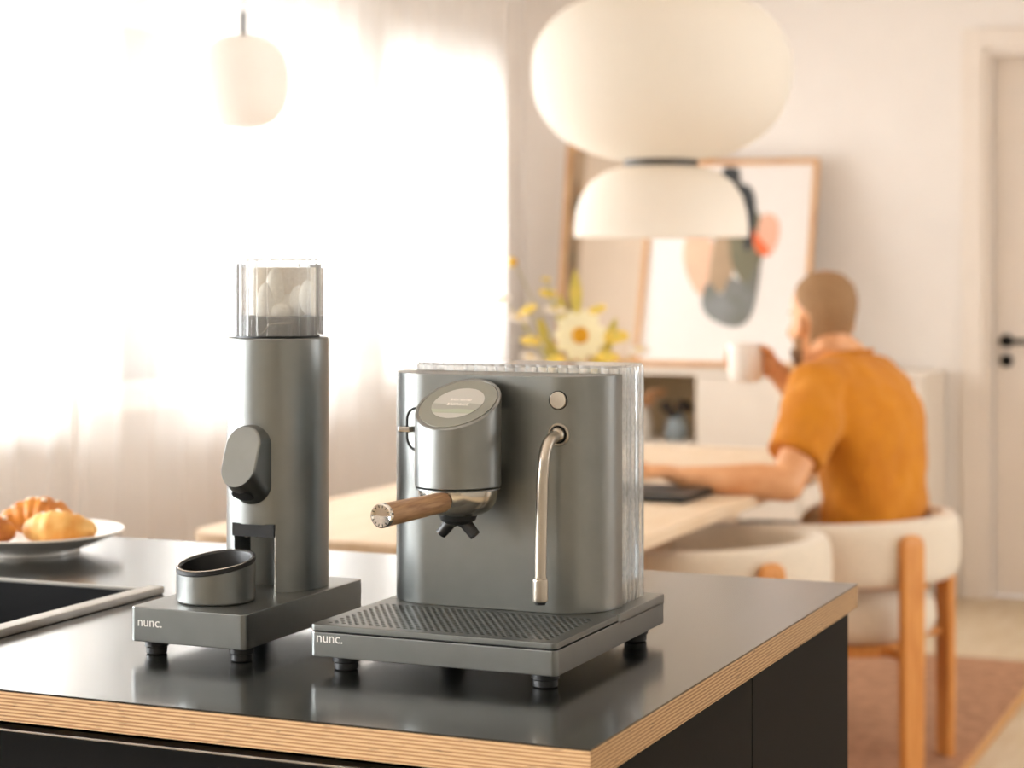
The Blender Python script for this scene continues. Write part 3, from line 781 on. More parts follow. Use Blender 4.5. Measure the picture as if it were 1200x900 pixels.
uL, uR, vf, rc, vb = -.8275, -.6125, 1.622, .047, 1.680
ZB1 = 1.1555
out = []
for i in range(15):
    t = radians(-180 + 90 * i / 14); out.append((uL + rc + rc * cos(t), vf + rc + rc * sin(t)))
for i in range(15):
    t = radians(-90 + 90 * i / 14); out.append((uR - rc + rc * cos(t), vf + rc + rc * sin(t)))
out += [(uR, vb), (uL, vb)]
MB().prism(out, ZT - .0002, ZB1, .0012).build('housing', 'grey_metal', em, sharp=30)
def surf_v(u):
    if u < uL + rc: return vf + rc - sqrt(max(0, rc * rc - (uL + rc - u) ** 2))
    if u > uR - rc: return vf + rc - sqrt(max(0, rc * rc - (u - uR + rc) ** 2))
    return vf

# water tank: fluted clear shell
def fluted(x0, x1, y0, y1, r, amp, pitch):
    o = rrect(x0, x1, y0, y1, r, 16); P = [Vector(p) for p in o] + [Vector(o[0])]
    L = [0]
    for a, b in zip(P, P[1:]): L.append(L[-1] + (b - a).length)
    tot = L[-1]; nf = round(tot / pitch); N = nf * 8; res = []; j = 0
    for k in range(N):
        s_ = tot * k / N
        while L[j + 1] < s_: j += 1
        q = (s_ - L[j]) / max(1e-9, L[j + 1] - L[j]); p = P[j].lerp(P[j + 1], q); d_ = (P[j + 1] - P[j]).normalized()
        w = abs(sin(pi * nf * s_ / tot)) ** .7
        res.append((p.x + d_.y * amp * w, p.y - d_.x * amp * w))
    return res
T0, T1, T2, T3 = uL + .006, uR - .0045, vb + .0012, 1.7575
ft = fluted(T0, T1, T2, T3, .016, .0024, .0105)
TZ1 = 1.1598
mb = MB()
inn = rrect(T0 + .002, T1 - .002, T2 + .002, T3 - .002, .014, 16)
mb.rings([[(x, y, z) for x, y in ft] for z in (ZT + .0003, ZT + .003, TZ1 - .0015, TZ1)], True, False)
mb.build('water_tank', 'tank_glass', em, sharp=50)
tk = em
wt_in = MB().rings([[(x, y, z) for x, y in inn] for z in (ZT + .019, TZ1 - .006)], True, False).build('tank_inner_wall', 'clear_glass', em, sharp=50)
MB().rings([[(x, y, z) for x, y in rrect(T0 + .0026, T1 - .0026, T2 + .0026, T3 - .0026, .013, 16)] for z in (ZT + .0195, 1.0565)]).build('water', 'water', em, sharp=50)
MB().prism(rrect(T0 + .003, T1 - .003, T2 + .003, T3 - .003, .013, 8), ZT + .0008, ZT + .0175, .001).build('tank_base', 'steel', em)
lid = MB().prism(fluted(T0 + .001, T1 - .001, T2 + .001, T3 - .001, .016, .0024, .0105), TZ1 + .0002, TZ1 + .0026).build('tank_lid', 'clear_lid', em, sharp=50)

# group head
GC = Vector((-.7285, 1.580)); GR = .0378
gz0 = 1.0600; gzc = 1.1325; sl = .040 / .0756
gh = MB(); seg = 72
def gring(r, zf, sc=1.0): return [(GC.x + r * cos(2 * pi * j / seg), GC.y + r * sin(2 * pi * j / seg), zf(r * sin(2 * pi * j / seg))) for j in range(seg)]
top = lambda dz: (lambda y: gzc + sl * y + dz)
flat = lambda z: (lambda y: z)
gh.rings([gring(GR - .003, flat(gz0)), gring(GR - .0008, flat(gz0 + .0004)), gring(GR, flat(gz0 + .0015)), gring(GR, flat(gz0 + .004)), gring(GR, top(-.0008)), gring(GR - .0006, top(0)), gring(GR - .0028, top(.0)), gring(GR - .003, top(-.0006))], True, True)
gho = gh.build('group_head', 'grey_metal', em, sharp=28)
MB().rings([gring(GR - .0005, flat(gz0 - .0016)), gring(GR - .0005, flat(gz0 - .0003))]).build('group_collar', 'grey_metal', em)
nk = MB().box(GC.x - .024, GC.x + .024, GC.y + .02, vf + .002, 1.072, 1.128, .006).build('group_neck', 'grey_metal', em)
sc = MB().rings([gring(GR - .0036, top(-.0005)), gring(GR - .0036, top(.0002))]).build('display', 'screen_dark', em)
thn = math.atan(sl)
SM = Matrix.Translation((GC.x, GC.y, gzc)) @ Matrix.Rotation(thn, 4, 'X')      # x = u, y up the slope, z = screen normal
def disc_band(rr, ya, yb, z, m, nm, wob=0):
    pts = []
    ry = rr * 1.06
    N = 40
    def lim(y): return rr * sqrt(max(0, 1 - (y / ry) ** 2))
    ys = [ya + (yb - ya) * i / N for i in range(N + 1)]
    a = [(lim(y), y) for y in ys]; b = [(-lim(y), y) for y in reversed(ys)]
    if wob:   # wavy upper boundary
        x1 = lim(yb); b = [(x1 - 2 * x1 * i / 20, yb + wob * sin(i / 20 * 5) * sin(pi * i / 20)) for i in range(21)] + b[1:]
    o = [p for i, p in enumerate(a + b) if i == 0 or (Vector(p) - Vector((a + b)[i - 1])).length > 1e-6]
    MB().rings([[(x, y, zz) for x, y in o] for zz in (z, z + .00008)]).xf(SM).build(nm, m, sc, smooth=False)
R_ = .0235
disc_band(R_, -R_ * 1.059, R_ * 1.059, .0003, 'screen_pale', 'picture')
disc_band(R_, -R_ * .62, R_ * -.05, .0004, 'screen_hill', 'picture_hill', .0022)
disc_band(R_, -R_ * .70, -R_ * .45, .0005, 'screen_green', 'picture_field', .0012)
for tx, y, wd in (('serene', .0035, .0200), ('sunset', -.0042, .0205)):
    text_fit(tx, wd, 0, 0, 0, 'display_lettering', 'screen_text', sc, SM @ Matrix.Translation((-wd / 2 + .001, y, .0006)) @ Matrix.Scale(.2, 4, Vector((0, 0, 1))))

# portafilter
pf = MB().lathe([(.0, 1.0350), (.0165, 1.0350), (.0215, 1.0362), (.0275, 1.0395), (.0318, 1.0445), (.0342, 1.051), (.0348, 1.0555), (.0348, 1.0582), (.033, 1.0584), (0, 1.0584)], (GC.x, GC.y, 0), 64, False, False).build('portafilter_basket', 'steel', em, sharp=40)
hs = Vector((-.7262, 1.552, 1.0500)); he = Vector((-.7335, 1.4425, 1.0497)); hd = (he - hs).normalized()
MB().tube([hs - hd * .012, hs + hd * .002, hs + hd * .008], [.0085, .0066, .0066], 24).build('handle_ferrule', 'polished_steel', em)
MB().tube([hs + hd * .006, hs + hd * .008, hs + hd * .05, he - hd * .0045, he - hd * .0035], [.0080, .0085, .0092, .0098, .0097], 32).build('handle_grip', 'handle_wood', em, sharp=40)
cap = MB().tube([he - hd * .0036, he - hd * .0030, he + hd * .0002, he + hd * .0012, he + hd * .0004], [.0097, .0100, .0100, .0090, .0055], 36).build('handle_cap', 'polished_steel', em, sharp=25)
x_, y_, n_ = basis(hd)
for k in range(14):
    a = 2 * pi * k / 14; dr = x_ * cos(a) + y_ * sin(a); sd = hd.cross(dr)
    c = he + dr * .0077 + hd * .0012
    MB().ell(c, dr * .0013, sd * .0004, hd * .0004, 8, 4).build('cap_mark', 'black_plastic', cap)
sp = MB().lathe([(.010, 1.0275), (.0155, 1.031), (.017, 1.0352)], (GC.x, GC.y, 0), 32).build('spout_mount', 'black_plastic', em)
for s_ in (-1, 1):
    c = Vector((GC.x, GC.y, 1.0315))
    MB().tube([c, c + Vector((s_ * .007, 0, -.003)), c + Vector((s_ * .0165, 0, -.0135))], [.0055, .0056, .0050], 18).build('spout', 'black_plastic', em)

# button, steam wand, slider
Mf = Matrix.Rotation(pi / 2, 4, 'X')
bu, bz = -.6515, 1.1345
MB().lathe([(.0085, -.001), (.0085, .0007), (.0078, .0007)], seg=40, cap1=False).xf(Matrix.Translation((bu, surf_v(bu), bz)) @ Mf).build('button_ring', 'black_plastic', em)
MB().lathe([(.0077, -.001), (.0077, .0012), (.0072, .0016), (0, .0016)], seg=40, cap1=False).xf(Matrix.Translation((bu, surf_v(bu), bz)) @ Mf).build('button', 'satin_steel', em)
wu, wz = -.6510, 1.1045
MB().lathe([(.0098, -.0015), (.0100, .0012), (.0094, .0019), (.0082, .0019), (.0078, .0005)], seg=40, cap1=False).xf(Matrix.Translation((wu, surf_v(wu), wz)) @ Mf).build('wand_escutcheon', 'satin_steel', em)
MB().lathe([(.0079, -.001), (.0079, .0006)], seg=40).xf(Matrix.Translation((wu, surf_v(wu), wz)) @ Mf).build('wand_socket', 'dark_void', em)
MB().ball((wu, vf - .003, wz), .0066, seg=24, rows=14).build('wand_ball', 'satin_steel', em)
wv = vf - .0335
pts = [(wu, vf - .004, wz), (wu, vf - .012, wz - .002)]
for i in range(9):
    a = radians(8 + 78 * i / 8); pts.append((wu - .0005 * i / 8, vf - .012 - .0215 * sin(a) * 1.0, wz - .002 - .024 * (1 - cos(a))))
pts += [(wu - .0015, wv - .001, wz - .04), (wu - .0028, wv - .001, .9815)]
MB().tube(pts, .0050, 20).build('steam_wand', 'satin_steel', em, sharp=60)
tpx = (wu - .0030, wv - .001)
MB().lathe([(.0052, .9835), (.0064, .9825), (.0068, .981), (.0068, .9645), (.0062, .9630)], (*tpx, 0), 28).build('wand_tip', 'satin_steel', em)
MB().lathe([(.0045, .9605), (.0052, .9632)], (*tpx, 0), 20).build('wand_nozzle', 'black_rubber', em)
# slider in a pill shaped groove beside the group head
su, sz0, sz1, sr = -.7895, 1.0975, 1.1125, .0115
pts = []
for i in range(33):
    a = pi * i / 32; pts.append((su + sr * cos(a), sz1 + sr * sin(a)))
for i in range(33):
    a = pi + pi * i / 32; pts.append((su + sr * cos(a), sz0 + sr * sin(a)))
pts.append(pts[0])
MB().tube([(x, surf_v(x) - .0002, z) for x, z in pts], .0011, 8).build('slider_groove', 'black_plastic', em)
MB().box(-.8055, -.7935, surf_v(-.8) - .010, surf_v(-.8) + .004, 1.1020, 1.1075, .0012).build('slider_tab', 'steel', em)
for u in (-.8055, -.6205):
    for v in (1.5175, 1.737):
        MB().lathe([(.0095, FE), (.0105, FE + .001), (.0105, FE + .006), (.0118, FE + .007), (.0118, Z0 + .0005)], (u, v, 0), 28).build('foot', 'black_rubber', em)

# ================================================================== coffee grinder
g0, g1, g2, g3 = -1.0135, -.8955, 1.4995, 1.722
GZ0, GZ1 = .918, .949
cg = thing('coffee_grinder', 'tall cylindrical grey metal coffee grinder with clear fluted hopper', 'coffee grinder', (-.953, 1.61, CT))
MB().prism(rrect(g0, g1, g2, g3, .005, 5), GZ0, GZ1, .0012).build('base', 'grey_metal', cg)
text_fit('nunc.', .0248, -1.0050, g2 - .0001, .9320, 'lettering', 'white_print', cg)
for u in (g0 + .015, g1 - .015):
    for v in (g2 + .02, g3 - .02):
        MB().lathe([(.0085, FG), (.0095, FG + .001), (.0095, FG + .006), (.0108, FG + .007), (.0108, GZ0 + .0005)], (u, v, 0), 28).build('foot', 'black_rubber', cg)
GX, GY, GRR = -.953, 1.657, .0484
GTOP = 1.1850
# column wall with the chute opening at the front
NA = 120; half = 9                                # opening spans +-9 steps of 3 degrees around -v
zs = [GZ1 + .0002, GZ1 + .001, 1.006, 1.0085, 1.0105, 1.012, 1.03, GTOP - .0012]
mb = MB(); V = []
def cpt(k, z, r=GRR): a = 2 * pi * k / NA - pi / 2; return (GX + r * cos(a), GY + r * sin(a), z)
def openw(zi):                                    # rounded upper corners
    return {0: 9, 1: 9, 2: 9, 3: 8, 4: 7}.get(zi, -1)
vs_ = [cpt(k, z) for z in zs for k in range(NA)]; fs_ = []
for i in range(len(zs) - 1):
    for k in range(NA):
        kk = k if k < NA / 2 else k - NA
        ow = 9 if i < 2 else (9 if i == 2 else (8 if i == 3 else (6 if i == 4 else -1)))
        if -ow <= kk < ow: continue
        fs_.append((i * NA + k, i * NA + (k + 1) % NA, (i + 1) * NA + (k + 1) % NA, (i + 1) * NA + k))
mb.add(vs_, fs_)
# top bevel and cap
mb.rings([[cpt(k, GTOP - .0012) for k in range(NA)], [cpt(k, GTOP - .0003, GRR - .0004) for k in range(NA)], [cpt(k, GTOP, GRR - .0012) for k in range(NA)]], False, True)
mb.build('column', 'grey_metal', cg, sharp=30, recalc=False)
# alcove lining
al = MB(); back_r = .016
def side(k): x, y, _ = cpt(k, 0); return x, y
xl, yl = side(-9); xr, yr = side(9)
arc = []
for i in range(17):
    q = i / 16; x = xl + (xr - xl) * q; y = yl + .030 + .010 * sin(pi * q); arc.append((x, y))
path = [(xl, yl)] + arc + [(xr, yr)]
al.rings([[(x, y, z) for x, y in path] for z in (GZ1 + .0003, 1.012)], False, False, closed=False)
al.build('alcove_lining', 'grey_metal', cg, sharp=30, recalc=False)
MB().box(xl - .0002, xr + .0002, yl - .0035, yl + .038, 1.0005, 1.0125).build('alcove_roof', 'dark_void', cg, smooth=False)
for dx in (-.0055, .0065):
    MB().lathe([(.0018, .9990), (.0022, 1.0002), (.0022, 1.0006)], (GX + dx - .004, yl + .001, 0), 14).build('contact_pin', 'polished_steel', cg)
MB().tube([(xr, yr + .0002, GZ1 + .001), (xr, yr + .0002, 1.0065)], .0006, 8).build('alcove_trim', 'steel', cg)
# outlet snout: pill-shaped wedge
def pill(w, z0, z1, n=20):
    r = w / 2; o = []
    for i in range(n + 1):
        a = pi * i / n; o.append((r * cos(a), z1 - r + r * sin(a)))
    for i in range(n + 1):
        a = pi + pi * i / n; o.append((r * cos(a), z0 + r + r * sin(a)))
    return o
yf = GY - GRR
bk = pill(.0375, 1.0300, 1.1050); fr_ = pill(.0365, 1.0490, 1.1047)
def fy(z): return yf - .0105 - .0215 * (1.1047 - z) / (1.1047 - 1.049)
r0 = [(GX + x, yf + .012, z) for x, z in bk]; r1 = [(GX + x, yf - .004, z * .94 + .06 * z2) for (x, z), (_, z2) in zip(bk, fr_)]
r2 = [(GX + x, fy(z) + .0014, z) for x, z in fr_]; r3 = [(GX + x * .93, fy(z), 1.0768 + (z - 1.0768) * .965) for x, z in fr_]
MB().rings([r0, r1, r2, r3]).build('outlet_snout', 'grey_metal', cg, sharp=32)
nrm = Vector((0, -.62, -.78)).normalized()
MB().ell((GX, yf - .0165, 1.0405), (.0115, 0, 0), Vector((0, -.78, .62)) * .0085, nrm * .0016, 24, 8).build('outlet_mouth', 'dark_void', cg)
# hopper
def flute_ring(r, amp, nf, z, k=8): 
    N = nf * k
    return [(GX + (r + amp * abs(sin(pi * nf * j / N)) ** .7) * cos(2 * pi * j / N), GY + (r + amp * abs(sin(pi * nf * j / N)) ** .7) * sin(2 * pi * j / N), z) for j in range(N)]
HT = 1.2575
hp = MB().rings([flute_ring(.0417, .0020, 24, z) for z in (GTOP + .0022, GTOP + .004, HT - .001, HT)], False, False)
hp.rings([[(GX + .0395 * cos(2 * pi * j / 64), GY + .0395 * sin(2 * pi * j / 64), z) for j in range(64)] for z in (GTOP + .0022, HT - .0025)], False, False)
hp.build('hopper', 'clear_glass', cg, sharp=50)
MB().rings([flute_ring(.0405, .0016, 26, z) for z in (HT + .0001, HT + .0018)]).build('hopper_lid', 'clear_lid', cg, sharp=50)
MB().lathe([(.0400, GTOP), (.0400, GTOP + .0020), (.0360, GTOP + .0022)], (GX, GY, 0), 48).build('hopper_seal', 'black_rubber', cg)
hc = MB().lathe([(.0375, GTOP + .002), (.0375, GTOP + .0195), (.034, GTOP + .0205), (.012, GTOP + .010)], (GX, GY, 0), 48).build('hopper_collar', 'hopper_dark', cg)
rf = lambda a, r: (GX + r * cos(radians(a)), GY + r * sin(radians(a)))
pts = [(*rf(-88, .0382), GTOP + .004), (*rf(-82, .0382), GTOP + .005), (*rf(-72, .0382), GTOP + .0135), (*rf(-62, .0382), GTOP + .0140), (*rf(-40, .0382), GTOP + .0142)]
MB().tube(pts, .0007, 8).build('latch_wire', 'polished_steel', cg)
a0 = [(*rf(-68 + 46 * i / 20 - 20, .0), 0) for i in range(2)]
ins = MB()  # beige sheet and lumps made up to imitate refraction in the hopper
ang = [radians(5 + 155 * i / 40) for i in range(41)]
ins.rings([[(GX + r * cos(a), GY + r * sin(a), z) for a in ang] for r, z in ((.0360, GTOP + .0205), (.0360, HT - .006), (.0345, HT - .006), (.0345, GTOP + .0205))] , False, False, closed=False)
ins.build('hopper_beige_sheet', 'hopper_beige_sheet', cg, sharp=50)
for a, r, z, rx, rz in ((128, .020, 1.2300, .0095, .021), (95, .022, 1.2130, .012, .013), (62, .024, 1.2190, .010, .015), (150, .022, 1.2150, .010, .022), (112, .014, 1.2080, .011, .009), (30, .028, 1.2230, .008, .016)):
    MB().ball((*rf(a, r), z), rx, .0075, rz, 18, 12).build('hopper_blob', 'hopper_lump', cg)

# ------------------------------------------------------------------ dosing cup on the grinder base
DX, DY, DR = -.9595, 1.5565, .0357
dc = thing('dosing_cup', 'grey metal dosing cup with black lining and slanted rim on the grinder base', 'cup', (DX, DY, GZ1))
seg = 64
def dring(r, zf): return [(DX + r * cos(2 * pi * j / seg), DY + r * sin(2 * pi * j / seg), zf(r * cos(2 * pi * j / seg), r * sin(2 * pi * j / seg))) for j in range(seg)]
tl = lambda dz: (lambda x, y: .9855 + .16 * y + .06 * x + dz)
fl_ = lambda z: (lambda x, y: z)
MB().rings([dring(DR - .0012, fl_(GZ1 + .0004)), dring(DR, fl_(GZ1 + .002)), dring(DR, tl(-.0048)), dring(DR - .001, tl(-.0044)), dring(DR - .003, tl(-.0044))], True, False).build('shell', 'grey_metal', dc, sharp=30)
MB().rings([dring(DR - .0008, tl(-.0046)), dring(DR + .0002, tl(-.0040)), dring(DR + .0002, tl(-.0006)), dring(DR - .0008, tl(0)), dring(DR - .0030, tl(-.0002)), dring(DR - .0045, tl(-.0016)), dring(DR - .0065, fl_(GZ1 + .008)), dring(DR - .012, fl_(GZ1 + .0045))], False, True).build('lining', 'black_rubber', dc, sharp=40)
MB().rings([dring(DR - .0004, tl(-.0002)), dring(DR - .0010, tl(.0003)), dring(DR - .0018, tl(.0001))], False, False).build('rim', 'polished_steel', dc, sharp=60)

# final size and standing place of the two machines and the cup
em.scale = (1.018,) * 3; em.location = (-.7258, 1.6553, .8937)
cg.scale = (1.0136,) * 3; cg.location = (-.9660, 1.6319, .8952)
dc.scale = (1.0136,) * 3; dc.location = (DX * 1.0136, DY * 1.0136, 1.25 - 1.0136 * (1.25 - GZ1))

# ================================================================== the seated man
HP = Vector((-1.165, 4.985, 0))
ty = radians(18)
TF = Vector((-cos(ty), sin(ty), 0)); TL = Vector((-sin(ty), -cos(ty), 0))
def T(f, l, z): return HP + TF * f + TL * l + Vector((0, 0, z))
pn = thing('person', 'bearded man in a mustard t-shirt seated at the table, drinking from a white cup', 'person', (HP.x, HP.y, 0.013))
def ering(c, fx, lx, rf_, rl, seg=28, p=1.0):
    r = []
    for j in range(seg):
        a = 2 * pi * j / seg; c_, s_ = cos(a), sin(a)
        c_ = math.copysign(abs(c_) ** p, c_); s_ = math.copysign(abs(s_) ** p, s_)
        r.append(c + fx * rf_ * c_ + lx * rl * s_)
    return r
torso = [(.43, .135, .185, -.005), (.50, .13, .178, -.015), (.58, .118, .162, -.028), (.67, .110, .158, -.032), (.76, .115, .172, -.018), (.84, .125, .192, -.004), (.91, .122, .200, .012), (.96, .105, .180, .028), (1.0, .085, .135, .042), (1.025, .070, .090, .052), (1.040, .060, .070, .058)]
def torso_mb(k):
    return MB().rings([ering(T(f, 0, z), TF, TL, rf_ - k, rl - k, 32, .85) for z, rf_, rl, f in torso])
SL = T(.035, .172, .948); EL = Vector((-1.272, 4.632, .735)); WL = Vector((-1.500, 4.560, .748)); 
SR = T(.04, -.172, .948); ER = Vector((-1.275, 5.13, .80)); 
MUG = Vector((-1.478, 4.985, 1.008))
WR = Vector((-1.400, 5.035, .975))
# --- body: head, neck, arms, hands, legs as one surface
hy = radians(42)
HFv = Vector((-cos(hy), sin(hy), 0)); HLv = Vector((-sin(hy), -cos(hy), 0))
HC = Vector((-1.278, 5.005, .986))          # point below the head centre at chin height
def Hd(f, l, z): return HC + HFv * f + HLv * l + Vector((0, 0, z * 1.055))
head = [(.000, .018, .018, .055), (.012, .042, .036, .047), (.040, .064, .052, .030), (.080, .082, .064, .014), (.115, .092, .071, .004), (.155, .098, .0755, -.002), (.190, .093, .072, -.006), (.215, .078, .060, -.008), (.236, .050, .039, -.008), (.246, .016, .013, -.008)]
b = MB()
b.rings([ering(Hd(f, 0, z), HFv, HLv, rf_, rl, 28) for z, rf_, rl, f in head])
b.tube([T(.050, 0, .97), T(.062, 0, 1.03), Hd(-.030, 0, .07), Hd(-.025, 0, .12)], [.058, .056, .055, .055], 20, round_ends=True)
b.tube([Hd(.088, 0, .135), Hd(.104, 0, .110), Hd(.113, 0, .092), Hd(.098, 0, .084)], [.010, .011, .014, .009], 10, round_ends=True)   # nose
b.ell(Hd(.086, 0, .142), HFv * .014, HLv * .052, UPV * .010, 14, 8)                                                    # brow
b.ell(Hd(.088, 0, .060), HFv * .012, HLv * .024, UPV * .006, 12, 6); b.ell(Hd(.086, 0, .048), HFv * .012, HLv * .022, UPV * .006, 12, 6)  # lips
for s_ in (1, -1):
    b.ell(Hd(-.006, s_ * .0765, .112), HFv * .019 - HLv * .004 * s_, HLv * .008, UPV * .032 - HFv * .006, 14, 8)     # ears
    b.ell(Hd(.070, s_ * .038, .095), HFv * .022, HLv * .022, UPV * .022, 12, 8)                                      # cheeks
# torso core under the shirt
b.merge(torso_mb(.026))
def finger(pts, r0, r1):
    n = len(pts); b.tube(pts, [r0 + (r1 - r0) * i / (n - 1) for i in range(n)], 10, round_ends=True)
# left arm, hand lying on the laptop
b.tube([SL, (SL + EL) / 2 + Vector((.012, -.005, 0)), EL], [.055, .048, .042], 18, round_ends=True)
b.tube([EL, EL.lerp(WL, .3) + Vector((0, 0, .004)), EL.lerp(WL, .7), WL], [.043, .044, .034, .028], 18, round_ends=True)
hdir = Vector((-.985, -.10, .02)).normalized(); hsd = Vector((-.10, .995, 0)).normalized()     # along the hand, toward little-finger side (+v is away)
PL = WL + hdir * .055 + Vector((0, 0, .012))
b.ell(PL, hdir * .056, hsd * .042, UPV * .017, 18, 10); b.ell(WL + hdir * .02 + Vector((0, 0, .004)), hdir * .04, hsd * .03, UPV * .021, 14, 8)
for k, (o, L) in enumerate(((-.030, .068), (-.010, .076), (.011, .071), (.031, .056))):
    s0 = PL + hdir * .040 + hsd * o + Vector((0, 0, .004)); s1 = s0 + hdir * L * .42 + Vector((0, 0, .009)); s2 = s1 + hdir * L * .33 - Vector((0, 0, .013)); s3 = s2 + hdir * L * .22 - Vector((0, 0, .014))
    finger([s0, s1, s2, s3], .0095, .0078)
t0 = PL - hdir * .020 - hsd * .034; t1 = t0 + hdir * .030 - hsd * .022 - UPV * .002; t2 = t1 + hdir * .030 - hsd * .006 - UPV * .006
finger([t0, t1, t2], .0115, .009)
# right arm, hand round the mug
b.tube([SR, (SR + ER) / 2 + Vector((.01, .01, 0)), ER], [.055, .048, .042], 18, round_ends=True)
b.tube([ER, ER.lerp(WR, .3), ER.lerp(WR, .7), WR], [.043, .043, .034, .028], 18, round_ends=True)
MR, MH = .045, .098
def mp(phi, r, z): a = radians(phi); return MUG + Vector((r * cos(a), r * sin(a), z))
pc = mp(38, MR + .020, -.004)
b.tube([WR, WR.lerp(pc, .5), pc], [.028, .027, .026], 14, round_ends=True)
b.ell(pc, Vector((-sin(radians(38)), cos(radians(38)), 0)) * .036, Vector((cos(radians(38)), sin(radians(38)), 0)) * .017, UPV * .040, 18, 10)
for k, zf in enumerate((.027, .009, -.009, -.026)):
    sp_ = (100, 112, 108, 95)[k]
    finger([mp(60 + (sp_ - 0) * q, MR + .0095 + .008 * (1 - q) * (1 if q < .2 else .4), zf + .002 * q) for q in (0, .2, .4, .6, .8, 1)], .0098, .0082)
finger([mp(28, MR + .022, .012), mp(10, MR + .016, .026), mp(-6, MR + .0115, .034), mp(-20, MR + .010, .038)], .0125, .0092)
# legs under the trousers down to the ankles
KN = {}
for s_ in (1, -1):
    hip = T(.02, .095 * s_, .50); kn = T(.44, .115 * s_, .505); an = T(.40, .12 * s_, .10); KN[s_] = (hip, kn, an)
    b.tube([hip, kn, an], [.07, .052, .038], 16, round_ends=True)
body = b.build('body', 'skin', pn, wn=False)
def remesh(o, vox, it=4, disp=None):
    m = o.modifiers.new('surface', 'REMESH'); m.mode = 'VOXEL'; m.voxel_size = vox; m.use_smooth_shade = True
    s_ = o.modifiers.new('smooth', 'SMOOTH'); s_.iterations = it; s_.factor = .5
    if disp:
        tx = bpy.data.textures.new(o.name + '_folds', 'CLOUDS'); tx.noise_scale = disp[1]; tx.noise_depth = 2
        d_ = o.modifiers.new('folds', 'DISPLACE'); d_.texture = tx; d_.strength = disp[0]; d_.mid_level = .5; d_.texture_coords = 'LOCAL'
remesh(body, .0052, 3)
# --- shirt
sh = MB(); sh.merge(torso_mb(0))
sh.tube([T(.03, .10, .955), SL + Vector((0, 0, .0)), SL.lerp(EL, .35) + Vector((.012, -.006, 0)), SL.lerp(EL, .74)], [.075, .078, .078, .073], 22)
sh.tube([T(.035, -.10, .955), SR, SR.lerp(ER, .4), SR.lerp(ER, .78)], [.075, .076, .076, .072], 22)
# soft folds where the cloth bunches
for z, f, l, L, r in ((.56, -.115, .05, .13, .016), (.615, -.105, -.02, .12, .014), (.52, -.12, .0, .14, .018)):
    sh.tube([T(f, l + L, z - .02), T(f - .012, l, z), T(f, l - L, z + .015)], [.008, r, .008], 10, round_ends=True)
sh.tube([SL.lerp(EL, .1) + Vector((.03, .06, -.03)), T(-.04, .15, .80), T(-.08, .10, .70)], [.022, .018, .008], 10, round_ends=True)
shirt = sh.build('t_shirt', 'tee', pn, wn=False); remesh(shirt, .0085, 5, (.020, .09))
ns = MB(); cN = T(.052, 0, 1.034)
ns.tube([cN + TF * (.062 * cos(a)) + TL * (.068 * sin(a)) + Vector((0, 0, -.010 * cos(a))) for a in [2 * pi * i / 32 for i in range(33)]], .0055, 8).build('neck_rib', 'tee', pn)
# --- trousers and shoes
tr = MB()
tr.rings([ering(T(.0, 0, z), TF, TL, a_, c_, 28, .85) for z, a_, c_ in ((.455, .125, .178), (.50, .142, .19), (.55, .135, .182), (.585, .128, .176))])
for s_ in (1, -1):
    hip, kn, an = KN[s_]
    tr.tube([hip, kn, kn.lerp(an, .5), an + Vector((0, 0, .02))], [.088, .070, .060, .056], 18, round_ends=True)
tro = tr.build('trousers', 'denim', pn, wn=False); remesh(tro, .012, 3, (.012, .09))
for s_ in (1, -1):
    an = KN[s_][2]; c = Vector((an.x, an.y, 0))
    q = MB(); rg_ = []
    for z, L, w in ((.0135, .125, .042), (.03, .13, .045), (.05, .115, .044), (.075, .075, .042), (.10, .05, .04), (.12, .045, .038)):
        rg_.append(ering(c + TF * (.05 if z < .06 else .02) + Vector((0, 0, z)), TF, TL, L, w, 24, .85))
    q.rings(rg_).build('shoe', 'shoe', pn)
# --- hair, beard, eyes
def shell(rings_, a0f, grow, name, m, n=44):
    """patch over the head rings; a0f(z) = angular limits measured from the face direction"""
    R0 = []; R1 = []
    for z, rf_, rl, f in rings_:
        lo, hi = a0f(z); r0 = []; r1 = []
        for j in range(n + 1):
            a = radians(lo + (hi - lo) * j / n); e = sin(pi * j / n) ** .3 if True else 1
            r0.append(Hd(f, 0, z) + HFv * (rf_ - .004) * cos(a) + HLv * (rl - .004) * sin(a))
            r1.append(Hd(f, 0, z) + HFv * (rf_ + grow * e) * cos(a) + HLv * (rl + grow * e) * sin(a))
        R0.append(r0); R1.append(r1)
    mb = MB(); k = len(rings_); N = n + 1
    vs_ = [p for r in R0 for p in r] + [p for r in R1 for p in r]; fs_ = []; q = k * N
    for i in range(k - 1):
        for j in range(n):
            a, b_, c, d_ = i * N + j, i * N + j + 1, (i + 1) * N + j + 1, (i + 1) * N + j
            fs_ += [(a, d_, c, b_), (q + a, q + b_, q + c, q + d_)]
        fs_ += [(i * N, q + i * N, q + (i + 1) * N, (i + 1) * N), (i * N + n, (i + 1) * N + n, q + (i + 1) * N + n, q + i * N + n)]
    for j in range(n):
        fs_ += [(j, j + 1, q + j + 1, q + j), ((k - 1) * N + j, q + (k - 1) * N + j, q + (k - 1) * N + j + 1, (k - 1) * N + j + 1)]
    return mb.add(vs_, fs_).build(name, m, pn, sharp=60)
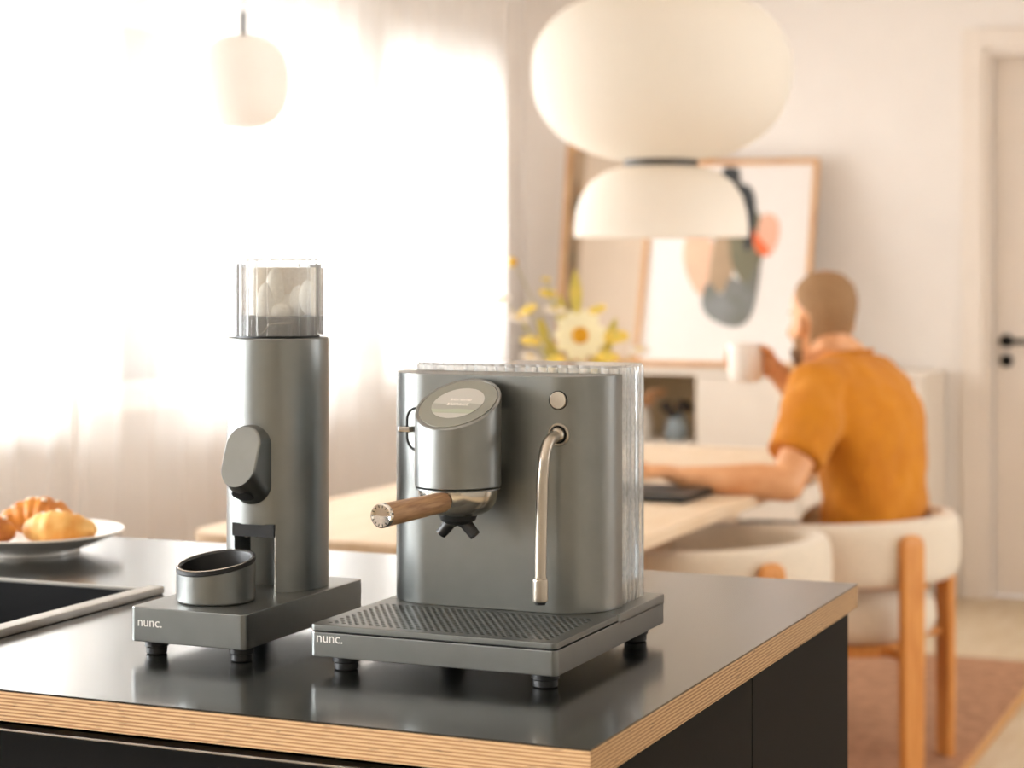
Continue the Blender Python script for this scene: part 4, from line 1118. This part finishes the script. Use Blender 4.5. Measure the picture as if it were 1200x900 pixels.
def interp(z):
    for (a, b_) in zip(head, head[1:]):
        if a[0] <= z <= b_[0]:
            t_ = (z - a[0]) / (b_[0] - a[0]); return (z,) + tuple(a[k] + (b_[k] - a[k]) * t_ for k in (1, 2, 3))
    return head[-1]
hz = [interp(z) for z in (.062, .08, .10, .12, .14, .16, .18, .20, .215, .228, .236, .2435)]
def hl(z):
    front = 118 if z < .135 else (118 - (z - .135) / .065 * 62 if z < .20 else 56 - (z - .20) * 300)
    front = max(front, 40); return front, 360 - front
shell(hz, hl, .0055, 'hair', 'hair')
bz_ = [interp(z) for z in (.001, .006, .012, .026, .040, .052)]
shell(bz_, lambda z: (-100, 100), .012, 'beard', 'beard')
bz2 = [interp(z) for z in (.052, .07, .085, .11)]
for s_ in (1, -1): shell(bz2, lambda z, s_=s_: (58 + (z - .05) * 500, 100) if s_ > 0 else (-100, -58 - (z - .05) * 500), .004, 'sideburn', 'hair', 14)
for s_ in (1, -1):
    e_ = MB().ball(Hd(.078, s_ * .033, .125), .0115, seg=14, rows=10).build('eye', 'eye_white', pn)
    MB().ell(Hd(.0865, s_ * .0335, .125), HFv * .0035, HLv * .0055, UPV * .0055, 12, 8).build('iris', 'eye_dark', e_)
    MB().tube([Hd(.088, s_ * .016, .143), Hd(.088, s_ * .034, .148), Hd(.076, s_ * .052, .143)], [.003, .004, .0025], 8, round_ends=True).build('eyebrow', 'hair', pn)

# --- cup in his right hand
mg = thing('cup', 'white cup without handle held in the seated man\'s raised hand', 'cup', tuple(MUG - Vector((0, 0, MH / 2))))
MB().lathe([(.032, -MH / 2), (.038, -MH / 2 + .002), (.043, -MH / 2 + .012), (MR, 0), (MR, MH / 2 - .001), (MR - .0015, MH / 2), (MR - .003, MH / 2 - .002), (MR - .004, 0), (.036, -MH / 2 + .010), (.0, -MH / 2 + .007)], tuple(MUG), 40, True, False).build('body', 'cup_white', mg, sharp=60)
MB().lathe([(.026, -MH / 2 - .002), (.031, -MH / 2 - .002), (.031, -MH / 2 + .0005), (.026, -MH / 2 + .0005)], tuple(MUG), 32).build('foot_ring', 'cup_white', mg)
